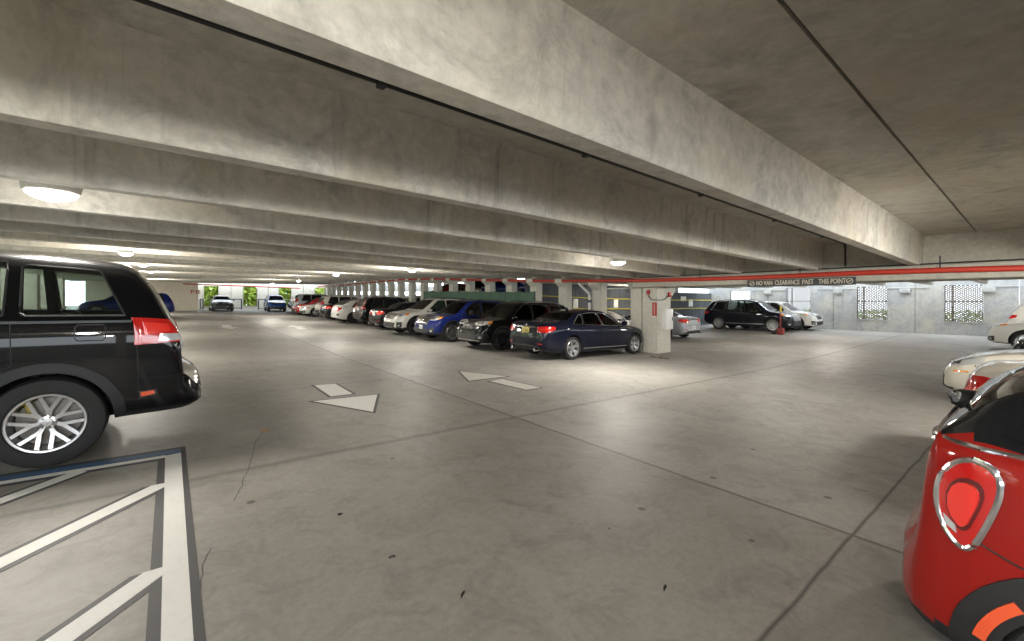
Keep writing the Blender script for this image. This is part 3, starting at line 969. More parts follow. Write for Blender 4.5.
for k, (ya, yb, za, zt) in enumerate(ys_):
    fr = MB()
    t_ = .05
    for a_, b_ in (((XW-.03, ya-t_, za-t_), (XW+.12, ya, zt)), ((XW-.03, yb, za-t_), (XW+.12, yb+t_, zt)), ((XW-.03, ya, za-t_), (XW+.12, yb, za))):
        fr.box(a_, b_)
    fo = struct(fr, 'window_%d' % (k+1), M['wall_grey'])
    if zt > 2.3:
        la = MB(); px_, pz_ = .105, .105
        W_, H_ = yb-ya, zt-za
        th = .021
        # staggered openings: two families of slanted bars
        nb = int((W_+H_)/px_)+2
        for sgn_ in (1, -1):
            for i in range(-nb, nb+1):
                c0_ = i*px_*1.45
                pts2 = []
                sl = .62*sgn_
                # line z = sl*(y-c0)
                ylo, yhi = 0, W_
                def zz(y): return sl*(y-c0_)
                y_a, y_b = (c0_, c0_+H_/sl) if sgn_ > 0 else (c0_+H_/sl, c0_)
                y_a, y_b = max(y_a, 0), min(y_b, W_)
                if y_b-y_a < .02: continue
                la.tube([(XW+.05, ya+y_a, za+zz(y_a)), (XW+.05, ya+y_b, za+zz(y_b))], th, 4)
        la.tube([(XW+.07, ya+W_*.78, za), (XW+.07, ya+W_*.78, zt)], .03, 4)
        la.tube([(XW+.07, ya, za+H_*.55), (XW+.07, yb, za+H_*.55)], .02, 4)
        la.build('lattice', M['lattice'], fo, False)
# grey housings above the wall windows
for k, px in enumerate((768, 838, 905, 951+38)):
    P = onX(px, 287, XW-.05)
    bx = MB().box((XW-.16, P.y-.22, 1.98), (XW-.002, P.y+.22, 2.22), 0, .01)
    bx.tube([(XW-.06, P.y-1.0, 2.26), (XW-.06, P.y+1.0, 2.26)], .025, 6)
    tag(bx.build('junction_box', M['wall_grey']), ['grey box with conduit high on the wall, behind the parked white crossover', 'grey box with conduit between the sign end and the left lattice window', 'grey box with conduit between the two right lattice windows', 'grey box with conduit right of the rightmost lattice window'][k], 'junction box')

# ---- dark stained wall across the end of the right aisle, cables and signs on it
dw = MB().box((13.4, 15.5, -.6), (XW, 15.7, 2.1)); dw.box((13.4, 15.5, 2.1), (21, 15.7, 3.6)); struct(dw, 'wall_dark', M['wall_dark'])
for z, lb in ((1.60, 'upper yellow cable strung along the dark wall'), (1.02, 'lower yellow cable strung along the dark wall')):
    tag(MB().tube([(13.5, 15.42, z+.22), (18, 15.42, z+.10), (24, 15.42, z), (31.2, 15.42, z-.02)], .030, 6).build('barrier_cable', M['yellow']), lb, 'cable')
for (xa, xb, ya, yb), lb in (((573, 578, 299, 308), 'white notice on the dark wall behind the dark blue sedan roof'), ((614, 618, 299, 307.5), 'white notice on the dark wall left of the pillar'),
                           ((688.8, 692.8, 299.5, 306.5), 'white notice on the dark wall right of the silver coupe'), ((681, 686, 296.5, 301), 'small pale notice on the dark wall just right of the pillar')):
    A, B = onY(xa, ya, 15.47), onY(xb, yb, 15.47)
    n_ = MB().box((A.x, 15.46, B.z), (B.x, 15.503, A.z), 0, .006).build('notice', M['white'])
    tag(n_, lb, 'sign')
    k_ = MB()
    for i in range(4):
        zz_ = B.z+(A.z-B.z)*(.2+.2*i); k_.box((A.x+(B.x-A.x)*.2, 15.456, zz_-.012), (A.x+(B.x-A.x)*.8, 15.462, zz_+.012))
    k_.build('faded_print', M['sign_text'], n_, False)

# ---- ramp behind the piers
rp = MB()
rz = lambda y: 2.3-.04*(y-16)
rp.loft([[(14.3, y, rz(y)-.35), (27, y, rz(y)-.35), (27, y, rz(y)), (14.3, y, rz(y))] for y in (21, 30, 40, 52)], 0)
struct(rp, 'ramp_slab', M['ramp'])
cb = MB().loft([[(14.3, y, rz(y)-.5), (14.5, y, rz(y)-.5), (14.5, y, rz(y)+.12), (14.3, y, rz(y)+.12)] for y in (21, 36, 52)], 0)
struct(cb, 'ramp_beam', M['ramp'])
struct(MB().box((27, 15.7, -.6), (27.2, 51.6, 3.4)), 'wall_ramp', M['wall_grey'])
struct(MB().box((14.7, 51.6, -.6), (27, 51.8, 2.25)).box((14.7, 51.6, 2.65), (27, 51.8, 3.75)), 'wall_ramp_far', M['wall_grey'])
struct(MB().box((13.4, 18.6, -.6), (14.3, 18.8, 1.9)), 'wall_ramp_end', M['wall_dark'])
struct(MB().box((14.3, 21.0, -.6), (27, 21.2, 1.9)), 'wall_ramp_back', M['wall_dark'])
for y in (26, 36, 46):
    struct(MB().box((26.4, y, 0), (26.9, y+.5, 3.75)), 'pillar', M['pillar'])
struct(MB().box((13.4, 15.72, 3.75), (27.2, 50, 3.95)), 'ceiling_ramp', M['deck'])

# ---- far wall
YF = 50.0
fw = [(204, 218.3, 285.5, 306.3), (243.3, 257, 286.5, 307), (279, 291, 288, 300), (315, 325, 290, 303)]
cur = 1.9; wl = MB(); WN = []
for xa, xb, yt, yb in fw:
    A, B = onY(xa, yt, YF), onY(xb, yb, YF); WN.append((A.x, B.x, 1.0, 2.93))
for a_, b_, za, zt in WN:
    mid = (cur+a_)/2
    for s_, e_ in (((cur, a_),) if a_-cur < 1 else ((cur, mid-.02), (mid+.02, a_))): wl.box((s_, YF, -.3), (e_, YF+.25, 4.2))
    wl.box((a_, YF, -.3), (b_, YF+.25, za)); wl.box((a_, YF, zt), (b_, YF+.25, 4.2)); cur = b_
wl.box((cur, YF, -.3), (14.6, YF+.25, 4.2))
struct(wl, 'wall_far', M['pillar'])
for k, (a_, b_, za, zt) in enumerate(WN):
    fr = MB()
    fr.box((a_-.06, YF-.03, za-.06), (a_, YF+.28, zt)); fr.box((b_, YF-.03, za-.06), (b_+.06, YF+.28, zt)); fr.box((a_, YF-.03, za-.06), (b_, YF+.28, za))
    struct(fr, 'window_%d' % (k+6), M['beam'])
tw = MB().box((-5.0, 46, -.3), (1.96, 50, 4.2)); struct(tw, 'wall_stair', M['wall_beige'])
ft = onY(195.2, 292, 45.97)
fs = MB().box((ft.x-.40, 45.97, ft.z-.16), (ft.x+.36, 45.995, ft.z+.16)).build('wall_lettering', M['wall_beige'])
tag(fs, 'red letters painted at the corner of the beige stair wall', 'lettering')
text_mesh('FE', .42, .62, (-0+ft.x, 45.965, ft.z), M['red'], fs, 'lettering', (PI/2, 0, 0))
o = MB().tube([onY(183, 283.9, 45.9), onY(197, 284.3, 45.9), onY(205, 284.6, 48.5), onY(243, 286, 48.9), onY(300, 288.3, 48.9)], .05, 8).build('sprinkler_pipe', M['red_pipe'])
tag(o, 'red sprinkler pipe running across the far wall above the windows', 'pipe')
for k, (xa, xb, lb) in enumerate(((229, 241.5, 'dark guard rail at the far wall just right of the grey car'), (258.5, 268.5, 'dark guard rail at the far wall left of the bright blue car'), (200.3, 203, 'short dark guard post by the stair wall corner'))):
    A, B = onY(xa, 299.3, 49.2), onY(xb, 299.3, 49.2)
    zf_ = zfloor(A.x, 49.2)
    r_ = MB()
    r_.tube([(A.x, 49.2, zf_), (A.x, 49.2, A.z)], .06, 6); r_.tube([(B.x, 49.2, zf_), (B.x, 49.2, A.z)], .06, 6)
    r_.tube([(A.x, 49.2, A.z), (B.x, 49.2, A.z)], .06, 6); r_.tube([(A.x, 49.2, zf_+.15), (B.x, 49.2, zf_+.15)], .04, 6)
    tag(r_.build('guard_rail', M['rail']), lb, 'guard rail')

# ---- left side piers (seen through the windows of the black SUV) and back of the hall
for k in range(14):
    y = 1.7+3.63*k
    if y > 45: break
    struct(MB().box((-6.3, y, -.3), (-5.6, y+.75, 4.0), 0, .01), 'pillar', M['wall_beige'])
struct(MB().box((-6.2, -8, -.3), (-6.0, 46, 1.15)), 'wall_left', M['wall_beige'])
wb_ = MB().box((-6.2, -6.2, -.5), (31.6, -6.0, 1.05)).box((-6.2, -6.2, 2.35), (31.6, -6.0, 3.4))
struct(wb_, 'wall_back', M['wall_grey'])
for x in (-6, -1, 4.5, 10, 16, 22, 28):
    struct(MB().box((x, -6.3, -.4), (x+.6, -5.9, 3.1)), 'pillar', M['pillar'])

# ---- green mesh screen in front of the piers
g0, g1 = onX(534, 292, 12.88), onX(423.3, 291.5, 12.88)
gs = thing('mesh_screen', 'dark green mesh screen standing in front of the piers behind the parked cars', 'screen', (12.88, g0.y, 0))
mb = MB(); n = 44; L_ = g1.y-g0.y
fr_, bk_ = [], []
random.seed(3)
for i in range(n+1):
    y = L_*i/n; zt = g0.z+(g1.z-g0.z)*i/n+.02*math.sin(i*1.7)+random.uniform(-.015, .015); dx = .03*math.sin(i*.9)+.015*math.sin(i*2.3)
    zb2 = zfloor(12.88, g0.y+y)+.05
    fr_.append([(dx-.006, y, zb2), (dx-.006, y, zt), (dx+.006, y, zt), (dx+.006, y, zb2)])
mb.loft(fr_, 0); mb.build('fabric', M['green_mesh'], gs)
for i in range(0, 6):
    y = L_*i/5
    MB().tube([(.04, y, zfloor(12.88, g0.y+y)), (.04, y, g0.z+(g1.z-g0.z)*i/5+.05)], .025, 8).build('post', M['dark_metal'], gs)

# ---- foliage outside the openings
def foliage(name, label, cat, box, n, size, mat, seed):
    random.seed(seed); mb = MB()
    (x0, y0, z0), (x1, y1, z1) = box
    for _ in range(n):
        c = Vector((random.uniform(x0, x1), random.uniform(y0, y1), z0+(z1-z0)*random.random()**.8))
        a = Vector((random.gauss(0,1), random.gauss(0,1), random.gauss(0,1))).normalized(); b_ = a.orthogonal().normalized()
        s_ = size*random.uniform(.6, 1.4)
        mb.add([c-a*s_, c+b_*s_*.45, c+a*s_, c-b_*s_*.45+Vector((0,0,.02))], [(0,1,2,3)])
    o = mb.build(name, mat, None, False); tag(o, label, cat, kind='stuff'); return o
foliage('hedge', 'bright green hedge growing outside the far windows', 'hedge', ((-1, 51.2, .2), (14.0, 54.5, 4.6)), 11000, .27, M['leaf'], 11)
foliage('shrubs', 'green shrubs outside the left hand openings behind the black SUV', 'shrubs', ((-9.5, 2, -.2), (-7.2, 54, 3.4)), 5200, .26, M['leaf'], 12)
foliage('grass_bank', 'low strip of grass and shrubs outside the lattice windows', 'grass', ((33.5, -6, -.2), (36, 15, .95)), 4200, .11, M['grass'], 13)
struct(MB().box((43, -50, -1.2), (44, 70, 8)), 'wall_sky_blocker', M['sky_blocker'])  # added pale slab: blocks the bright sky so the lattice stays visible
gd = MB().box((-60, -60, -1.2), (110, 120, -.62)); struct(gd, 'ground', M['wall_grey'])

# ---- floor markings
def flat(pts, h=.003):
    """outline on the floor: top at height h above it"""
    return [(x, y, zfloor(x, y)+h) for x, y in pts]
def slab(mb, pts, h0=.0015, h=.004, k=0):
    a, b_ = flat(pts, h0), flat(pts, h)
    mb.loft([a, b_], k)
def grow(pts, d):
    c = Vector((sum(p[0] for p in pts)/len(pts), sum(p[1] for p in pts)/len(pts)))
    n = len(pts); out = []
    ar = sum(pts[i][0]*pts[(i+1) % n][1]-pts[(i+1) % n][0]*pts[i][1] for i in range(n))
    sg_ = 1 if ar > 0 else -1
    for i in range(n):
        p0, p1, p2 = Vector(pts[i-1]), Vector(pts[i]), Vector(pts[(i+1) % n])
        e1, e2 = (p1-p0).normalized(), (p2-p1).normalized()
        n1, n2 = Vector((e1.y, -e1.x))*sg_, Vector((e2.y, -e2.x))*sg_
        m = (n1+n2); m = m/max(.35, m.length_squared/2*1.0) if m.length > .1 else n1
        m = m*(1/1.0)
        if m.length > 2.2: m = m.normalized()*2.2
        out.append(tuple(p1+m*d))
    return out
def arrow(label, head, shaft, mat='white_paint', edge=.045):
    cx = sum(p[0] for p in head)/3; cy = sum(p[1] for p in head)/3
    t = thing('floor_arrow', label, 'arrow marking', (0, 0, 0))
    for nm, pts in (('arrow_head', head), ('arrow_shaft', shaft)):
        mb = MB(); slab(mb, grow(pts, edge), .0005, .003, 1); slab(mb, pts, .003, .005, 0)
        mb.build(nm, [M[mat], M['black_paint']], t, False)
arrow('white arrow with black edging painted in the near lane, pointing towards the camera', [(1.76,7.16),(2.76,7.10),(2.28,6.03)], [(2.10,8.48),(2.46,8.42),(2.44,7.37),(2.08,7.37)])
arrow('faded white arrow with black edging in the far lane, left of the navy sedan', [(5.24,8.47),(5.77,7.36),(4.77,7.35)], [(5.10,7.10),(5.48,7.17),(5.54,6.03),(5.17,6.02)], 'old_paint', .035)
arrow('distant faded arrow in the left lane beyond the black SUV bumper', [(1.75,24.9),(2.75,24.9),(2.25,23.6)], [(2.05,26.4),(2.45,26.4),(2.45,25.0),(2.05,25.0)], 'old_paint', .01)
arrow('distant white arrow in the right lane before the row of parked cars', [(4.65,24.2),(5.65,24.2),(5.15,25.6)], [(4.95,22.8),(5.35,22.8),(5.35,24.1),(4.95,24.1)], 'white_paint', .01)

ai = thing('access_aisle_marking', 'white hatched access aisle with black and blue edging beside the black SUV', 'floor marking', (0,0,0))
def strip(name, pts, mat, h0, h1):
    mb = MB(); slab(mb, pts, h0, h1); mb.build(name, M[mat], ai, False)
strip('black_border', [(-.085,.2),(.135,.2),(.135,5.70),(-.085,5.70)], 'black_paint', .0005, .002)
strip('black_border', [(-4.9,5.34),(.135,5.38),(.135,5.74),(-4.9,5.72)], 'black_paint', .0005, .002)
strip('white_border', [(-.03,.2),(.085,.2),(.095,5.52),(-.03,5.50)], 'white_paint', .002, .004)
strip('white_border', [(-4.9,5.42),(-.03,5.44),(-.03,5.52),(-4.9,5.51)], 'white_paint', .002, .004)
strip('blue_border', [(-4.9,5.53),(.095,5.54),(.095,5.66),(-4.9,5.66)], 'blue_paint', .002, .004)
dirv = Vector((.78, .88)).normalized()
nrm = Vector((-dirv.y, dirv.x))
for (x1_, y1_) in ((-.03, 1.9), (-.03, 3.25), (-.03, 4.70)):
    for wd, mat, h0, h1 in ((.105, 'black_paint', .0008, .0025), (.062, 'white_paint', .0025, .0045)):
        e = Vector((x1_, y1_)); s_ = e-dirv*4.2
        strip('white_diagonal' if mat == 'white_paint' else 'black_border', [tuple(s_-nrm*wd), tuple(e-nrm*wd+dirv*wd*.9), tuple(e+nrm*wd-dirv*wd*.9), tuple(s_+nrm*wd)], mat, h0, h1)
e = Vector((-.62, 5.44)); s_ = e-dirv*4.2
for wd, mat, h0, h1 in ((.095, 'black_paint', .0008, .0025), (.055, 'white_paint', .0025, .0045)):
    strip('white_diagonal' if mat == 'white_paint' else 'black_border', [tuple(s_-nrm*wd), tuple(e-nrm*wd), tuple(e+nrm*wd), tuple(s_+nrm*wd)], mat, h0, h1)
# worn bay lines on the right aisle
for k, (pts, lb) in enumerate((([(17.0,10.3),(17.0,10.15),(20.4,7.9),(20.45,8.05)], 'worn yellow bay line on the floor beyond the pillar'), ([(14.6,8.3),(14.6,8.2),(15.8,7.4),(15.85,7.5)], 'short white line on the floor by the pillar foot'),
                             ([(22.2,10.2),(22.2,10.05),(24.6,8.6),(24.65,8.75)], 'faint yellow bay line in front of the dark estate car'))):
    mb = MB(); slab(mb, pts); tag(mb.build('bay_line', paint_mat('faded_yellow_%d' % k, (.42,.36,.16) if k != 1 else (.55,.54,.5), .7), None, False), lb, 'floor marking')

# cracks in the near floor
random.seed(5)
for pix, lb in (([(263,432),(254,445),(251,462),(246,474),(240,490),(232,505)], 'thin crack in the concrete below the orange leaf'), ([(210,549),(204,565),(200,585),(195,606)], 'short crack in the concrete right of the hatched aisle')):
    pts = []
    for px, py in pix:
        r = ray(px, py); t = -EYE/(r.z-SX*r.x-SY*r.y); P = r*t; pts.append((P.x, P.y))
    fine = []
    for (a_, b_) in zip(pts, pts[1:]):
        for i in range(4):
            t = i/4; fine.append((a_[0]+(b_[0]-a_[0])*t+random.uniform(-.008, .008), a_[1]+(b_[1]-a_[1])*t+random.uniform(-.008, .008)))
    mb = MB()
    mb.loft([[(x-.003, y, zfloor(x, y)+.001), (x+.003, y, zfloor(x, y)+.001), (x+.003, y, zfloor(x, y)+.002), (x-.003, y, zfloor(x, y)+.002)] for x, y in fine], 0)
    tag(mb.build('floor_crack', M['black_paint'], None, False), lb, 'crack')

# leaves and bits on the floor
def leaf(px, py, label, mat, s=.06, group=None):
    r = ray(px, py); k = r.z-SX*r.x-SY*r.y; P = r*(-EYE/k)
    a = random.uniform(0, 6.3); mb = MB(); R = []
    for i in range(7):
        t = i/6; w = s*.42*math.sin(PI*min(1, t*.93+.05))**.8
        R.append([(P.x+math.cos(a)*(t-.5)*s*2-math.sin(a)*q*w, P.y+math.sin(a)*(t-.5)*s*2+math.cos(a)*q*w, zfloor(P.x, P.y)+.006+.012*abs(q)+.01*t+h) for q, h in ((-1, 0), (0, 0), (1, 0), (0, .003))])
    mb.loft(R, 0)
    o = mb.build('floor_fleck' if mat == 'trim' else 'fallen_leaf', M[mat]); tag(o, label, 'fleck' if mat == 'trim' else 'leaf', group)
leaf(264.5, 432, 'orange fallen leaf on the floor right of the black SUV bumper', 'leaf_orange', .055)
random.seed(9)
for px, py in ((652,357),(656,358.2),(660,358.5),(664,358.8),(668,359.5),(661,357.6)):
    leaf(px, py, 'brown leaf in the small drift at the foot of the white pillar', 'leaf_brown', .09, 'leaf drift by the pillar')
for k, (px, py, lb) in enumerate(((392,559.5,'dark fleck on the floor at the middle of the near slab'),(463,597.5,'dark fleck near the bottom edge of the near slab'),(340,516.5,'dark fleck left of the middle of the near slab'),(609,531,'dark fleck near the middle joint of the floor'),(665,591,'dark scrap on the floor low in the right half'))):
    leaf(px, py, lb, 'trim', .02)

# ---- light fittings
def lamp(px, py, Y, label, power, k=1.0):
    P = onY(px, py, Y)
    X = P.x; zs = P.z
    t = thing('ceiling_light', label, 'ceiling light', (X, Y, zs), group='lit garage ceiling lights')
    b_ = MB(); b_.lathe([(.02*k, .17*k), (.27*k, .17*k), (.28*k, .155*k), (.262*k, .05*k), (.245*k, .035*k), (.02*k, .035*k)], 8, 0, 'z'); b_.build('housing', M['lamp_body'], t, True, 25)
    l_ = MB(); l_.lathe([(.238*k, .036*k), (.228*k, .01*k), (.17*k, -.03*k), (.09*k, -.056*k), (.002, -.062*k)], 24, 0, 'z'); l_.build('lens', M['lamp_glow'], t)
    zd = zsoffit(X, Y)+DECK-zs
    MB().tube([(0, 0, .16*k), (0, 0, max(.18*k, zd))], .016, 6).build('stem_rod', M['lamp_body'], t)
    for kind_, pw, dz in ((('AREA', .80, -.10), ('POINT', .16, -.30)) if k > .6 else (('AREA', .22, -.10), ('POINT', .62, -.30))):
        ld = bpy.data.lights.new('garage_lamp', kind_); ld.energy = power*pw; ld.color = (1, .945, .85)
        if kind_ == 'AREA': ld.shape = 'DISK'; ld.size = .44
        else: ld.shadow_soft_size = .16
        lo = bpy.data.objects.new('garage_lamp', ld); link(lo, t); lo.location = (0, 0, dz)
    return t
mid = lambda k: 1.83+1.815*(k+.5)
LAMP_W = 120
LAMPS = [(52, 196, mid(2), 'lit ceiling light at the upper left above the black SUV, nearest of the left line'), (618, 263.5, mid(2), 'lit ceiling light above the navy sedan and left of the pillar'),
    (126, 254.5, mid(6), 'small lit ceiling light above the rear of the SUV roof, second of the left line'), (143, 266, mid(10), 'distant ceiling light, third of the left line above the stair wall'),
    (150.5, 272.3, mid(14), 'distant ceiling light, fourth of the left line above the stair wall'), (156, 275.6, mid(20), 'faintest distant ceiling light, last of the left line against the stair wall'), (412, 271.3, mid(6), 'ceiling light glowing above the white crossover, second of the right line'),
    (336, 275.2, mid(10), 'ceiling light glowing above the white hatchback, third of the right line'), (298.5, 281.3, mid(14), 'small ceiling light in front of the far wall, fourth of the right line'), (272.5, 284.3, mid(18), 'smallest far ceiling light, last of the right line before the far wall')]
for k_, (px, py, Y, lb) in enumerate(LAMPS): lamp(px, py, Y, lb, LAMP_W*(1.0 if k_ < 2 else 1.15), (.82, .72)[k_] if k_ < 2 else .55)
# ------------------------------------------------------------------ the parked vehicles
def pose(X, Y, th, z=None, tilt=True):
    e = .5
    nx = -(zfloor(X+e, Y)-zfloor(X-e, Y)); ny = -(zfloor(X, Y+e)-zfloor(X, Y-e))
    wx, wy = -ny, nx
    c, s = math.cos(-th), math.sin(-th)
    if not tilt: wx = wy = 0
    return (X, Y, zfloor(X, Y)+.004 if z is None else z), (wx*c-wy*s, wx*s+wy*c, th)
for nm, col, mt in (('navy', (.003,.0045,.014), .3), ('black', (.003,.003,.0035), .1), ('blue', (.006,.014,.105), .3), ('white', (.62,.61,.57), 0), ('pearl', (.60,.57,.50), .05),
                    ('silver', (.36,.38,.40), .6), ('grey', (.05,.052,.055), .5), ('red', (.40,.012,.012), .1), ('charcoal', (.006,.007,.012), .3), ('bright_blue', (.015,.08,.38), .2),
                    ('mini_red', (.27,.010,.007), .15), ('suv_black', (.003,.003,.004), .1)):
    M['p_'+nm] = car_paint('paint_'+nm, col, mt)

A45 = -45
def rear_sedan(c, lo_z=.78, hi_z=.98, plate='plate_white', pz=.80, lens='red_lens', exhaust=True):
    c.wrap('tail_light', [(-1.36,lo_z),(-1.15,lo_z-.01),(-.98,lo_z+.02),(-.84,lo_z+.08)], [(-1.36,hi_z-.03),(-1.15,hi_z-.01),(-.98,hi_z),(-.84,hi_z-.02)], A45, lens)
    c.wrap('tail_light_bar', [(-1.30,lo_z+.07),(-.95,lo_z+.09)], [(-1.30,lo_z+.10),(-.95,lo_z+.12)], A45, 'red_lens_bright', off=.014, thick=.02)
    c.rear('bumper_insert', [(-.62,.30),(.62,.30)], [(-.58,.42),(.58,.42)], 'trim')
    c.rear('trunk_seam', [(-.62,.66),(.62,.66)], [(-.62,.672),(.62,.672)], 'trim')
    c.rear('chrome_strip', [(-.42,hi_z-.06),(.42,hi_z-.06)], [(-.42,hi_z-.035),(.42,hi_z-.035)], 'chrome')
    c.plate(True, 0, pz, plate)
    c.badge(1, 0, hi_z+.02 if hi_z < .95 else hi_z, .035)
    for sg in (1, -1):
        c.rear('reflector', [(sg*.55,.46),(sg*.72,.46)], [(sg*.55,.49),(sg*.72,.49)], 'red_lens')
        if exhaust: MB().lathe([(.045,-.10),(.045,.03),(.036,.03),(.034,-.06)], 14, 0, 'x', (c.sh.x0+.03, sg*.5, .30)).build('exhaust', M['chrome'], c.root)
def rear_suv(c, lo_z=.95, hi_z=1.25, plate='plate_white', pz=.92, tall=False, clad=True):
    if tall:
        c.wrap('tail_light', [(-1.36,lo_z),(-1.05,lo_z-.02),(-.86,lo_z+.04)], [(-1.36,lo_z+.10),(-1.02,lo_z+.12),(-.86,lo_z+.10)], A45, 'red_lens')
        c.wrap('tail_light', [(-1.14,lo_z+.10),(-1.02,lo_z+.10)], [(-1.02,hi_z+.22),(-.95,hi_z+.22)], A45, 'red_lens')
    else:
        c.wrap('tail_light', [(-1.34,lo_z),(-1.05,lo_z-.02),(-.82,lo_z+.06)], [(-1.34,hi_z-.05),(-1.05,hi_z),(-.82,hi_z-.02)], A45, 'red_lens')
    c.wrap('tail_light_bar', [(-1.28,lo_z+.02),(-1.08,lo_z+.01)], [(-1.28,lo_z+.07),(-1.08,lo_z+.06)], A45, 'clear_lens', off=.014)
    c.rear('bumper_insert', [(-.66,.40),(.66,.40)], [(-.70,.60),(.70,.60)], 'clad')
    c.rear('skid_plate', [(-.4,.36),(.4,.36)], [(-.45,.44),(.45,.44)], 'rim', off=.012)
    c.rear('chrome_strip', [(-.5,lo_z+.08),(.5,lo_z+.08)], [(-.5,lo_z+.12),(.5,lo_z+.12)], 'chrome')
    c.rear('tailgate_seam', [(-.66,.70),(.66,.70)], [(-.66,.712),(.66,.712)], 'trim')
    c.plate(True, 0, pz, plate)
    for sg in (1, -1): c.rear('reflector', [(sg*.55,.62),(sg*.75,.62)], [(sg*.55,.66),(sg*.75,.66)], 'red_lens')
def front(c, g_lo=.62, g_hi=.84, gw=.42, l_lo=.70, l_hi=.88, bars=3, low=(.30,.46), amber=True, dh=0, barmat='chrome', lens='clear_lens', gmat='trim', plate=None, fog=True):
    c.front('grille', [(-gw*.92,g_lo),(gw*.92,g_lo)], [(-gw,g_hi),(gw,g_hi)], gmat, n=14)
    for i in range(bars):
        z = g_lo+(g_hi-g_lo)*(i+.5)/max(1, bars); h = (g_hi-g_lo)*.16
        c.front('grille_bar', [(-gw*.94,z-h),(gw*.94,z-h)], [(-gw*.94,z+h),(gw*.94,z+h)], barmat, off=.018, thick=.02, n=14)
    c.wrap('headlight', [(1.34+dh,l_lo),(1.10+dh,l_lo-.005),(.92+dh,l_lo+.02),(.72+dh,l_lo+.08)], [(1.34+dh,l_hi-.05),(1.10+dh,l_hi-.01),(.92+dh,l_hi),(.72+dh,l_hi+.02)], -135, lens)
    c.wrap('headlight_core', [(1.24+dh,l_lo+.03),(1.00+dh,l_lo+.04)], [(1.24+dh,l_hi-.05),(1.00+dh,l_hi-.04)], -135, 'chrome', off=.013)
    if amber: c.wrap('turn_signal', [(.86+dh,l_lo+.05),(.72+dh,l_lo+.085)], [(.86+dh,l_hi-.005),(.72+dh,l_hi+.015)], -135, 'amber', off=.014)
    c.front('lower_grille', [(-.52,low[0]),(.52,low[0])], [(-.60,low[1]),(.60,low[1])], 'trim', n=14)
    if fog: c.wrap('fog_surround', [(1.22+dh,low[0]+.02),(1.0+dh,low[0]+.03)], [(1.24+dh,low[1]+.03),(.98+dh,low[1]+.05)], -135, 'trim'); c.wrap('fog_light', [(1.15+dh,low[0]+.07),(1.07+dh,low[0]+.07)], [(1.15+dh,low[0]+.13),(1.07+dh,low[0]+.13)], -135, 'clear_lens', off=.014)
    c.badge(-1, 0, (g_lo+g_hi)/2, .055)
    if plate: c.plate(False, 0, plate, 'plate_white', .15, .075)

PX = lambda spec, xn: xn      # readability only
ROW = 'cars parked in the middle row'

# 1 navy sedan by the pillar, tail towards the lane
sp = dict(SEDAN, paint='p_navy', style='split', spokes=5, rf=.72, carve=(-1.5,1.1), win_trim='chrome', ww=.24)
l, r = pose(8.05+2.45, 9.47, 0)
c = Car(sp, 'sedan', 'dark navy sedan parked beside the white pillar, tail lights and yellow plate towards the lane', 'car', l, r)
rear_sedan(c, .80, .98, 'plate_yellow', .84)
c.sidepatch('sill_strip', [(-.9,.30),(1.15,.30)], [(-.9,.33),(1.15,.33)], 'chrome')
MB().lathe([(.05,0),(.045,.02),(.02,.09),(.004,.10)], 10, 0, 'z', (-.72, 0, c.sh.top(-.72)-.01)).build('antenna', M['p_navy'], c.root)

# 2 black crossover, nose out
sp = dict(SUV, paint='p_black', style='thin', spokes=10, rim='rim_dark', rf=.66, carve=(-1.9,1.15), win_trim='chrome', rails=(-1.6,.2,'chrome'), r=.365)
l, r = pose(7.93+2.315, 12.45, PI)
c = Car(sp, 'crossover', 'black crossover parked nose out between the navy sedan and the blue one', 'car', l, r)
front(c, .70, .92, .34, .84, .98, 1, (.34,.52), dh=-.04)
c.front('grille_chevron', [(-.30,.94),(-.10,.68)], [(-.24,.94),(-.04,.68)], 'chrome', off=.022, thick=.03)
c.front('grille_chevron', [(.30,.94),(.10,.68)], [(.24,.94),(.04,.68)], 'chrome', off=.022, thick=.03)
c.front('bumper_lip', [(-.66,.30),(.66,.30)], [(-.68,.345),(.68,.345)], 'chrome', n=16)

# 3 blue crossover, nose out
sp = dict(SUV, paint='p_blue', style='double', rf=.72, carve=(-1.9,1.15), seatmat='seat_tan', sy=1.04, rails=(-1.6,.2,'trim'), r=.375)
l, r = pose(7.80+2.315, 15.55, PI)
c = Car(sp, 'crossover', 'deep blue crossover with wide chrome grille parked nose out', 'car', l, r)
front(c, .66, .94, .50, .84, 1.0, 3, (.33,.50), plate=.55, gmat='chrome', dh=-.03)

# 4 white crossover, nose out
sp = dict(SUV, paint='p_white', style='split', rim='rim_dark', rf=.72, carve=(-1.9,1.15), sx=1.07, sy=1.06, sz=1.02, axles=(1.53,-1.45), r=.40, rails=(-1.5,.2,'trim'), mirror_mat='p_white',
    wins=[(.02,1.06,0,.38),(-.98,-.05,-.92,-.08),(-1.72,-1.06,-1.40,-1.0)])
l, r = pose(7.75+2.47, 18.62, PI)
c = Car(sp, 'crossover', 'large white crossover with black roof rails parked nose out beside the blue one', 'car', l, r)
front(c, .72, .96, .50, .84, 1.0, 2, (.34,.56), dh=-.02)

# 5 black sedan, tail out
sp = dict(SEDAN, paint='p_black', sx=.92, style='single', win_trim=None)
l, r = pose(8.15+2.26, 21.55, 0)
c = Car(sp, 'sedan', 'black sedan parked tail out, half hidden behind the large white crossover', 'car', l, r); rear_sedan(c, .78, .98)
# 6 black crossover, tail out
sp = dict(SUV, paint='p_black', sx=.965, style='double', rf=.68, win_trim='chrome', rails=(-1.6,.2,'trim'))
l, r = pose(8.3+2.24, 24.5, 0)
c = Car(sp, 'crossover', 'black crossover parked tail out with tall hooked red tail lights', 'car', l, r); rear_suv(c, .98, 1.25, tall=True)
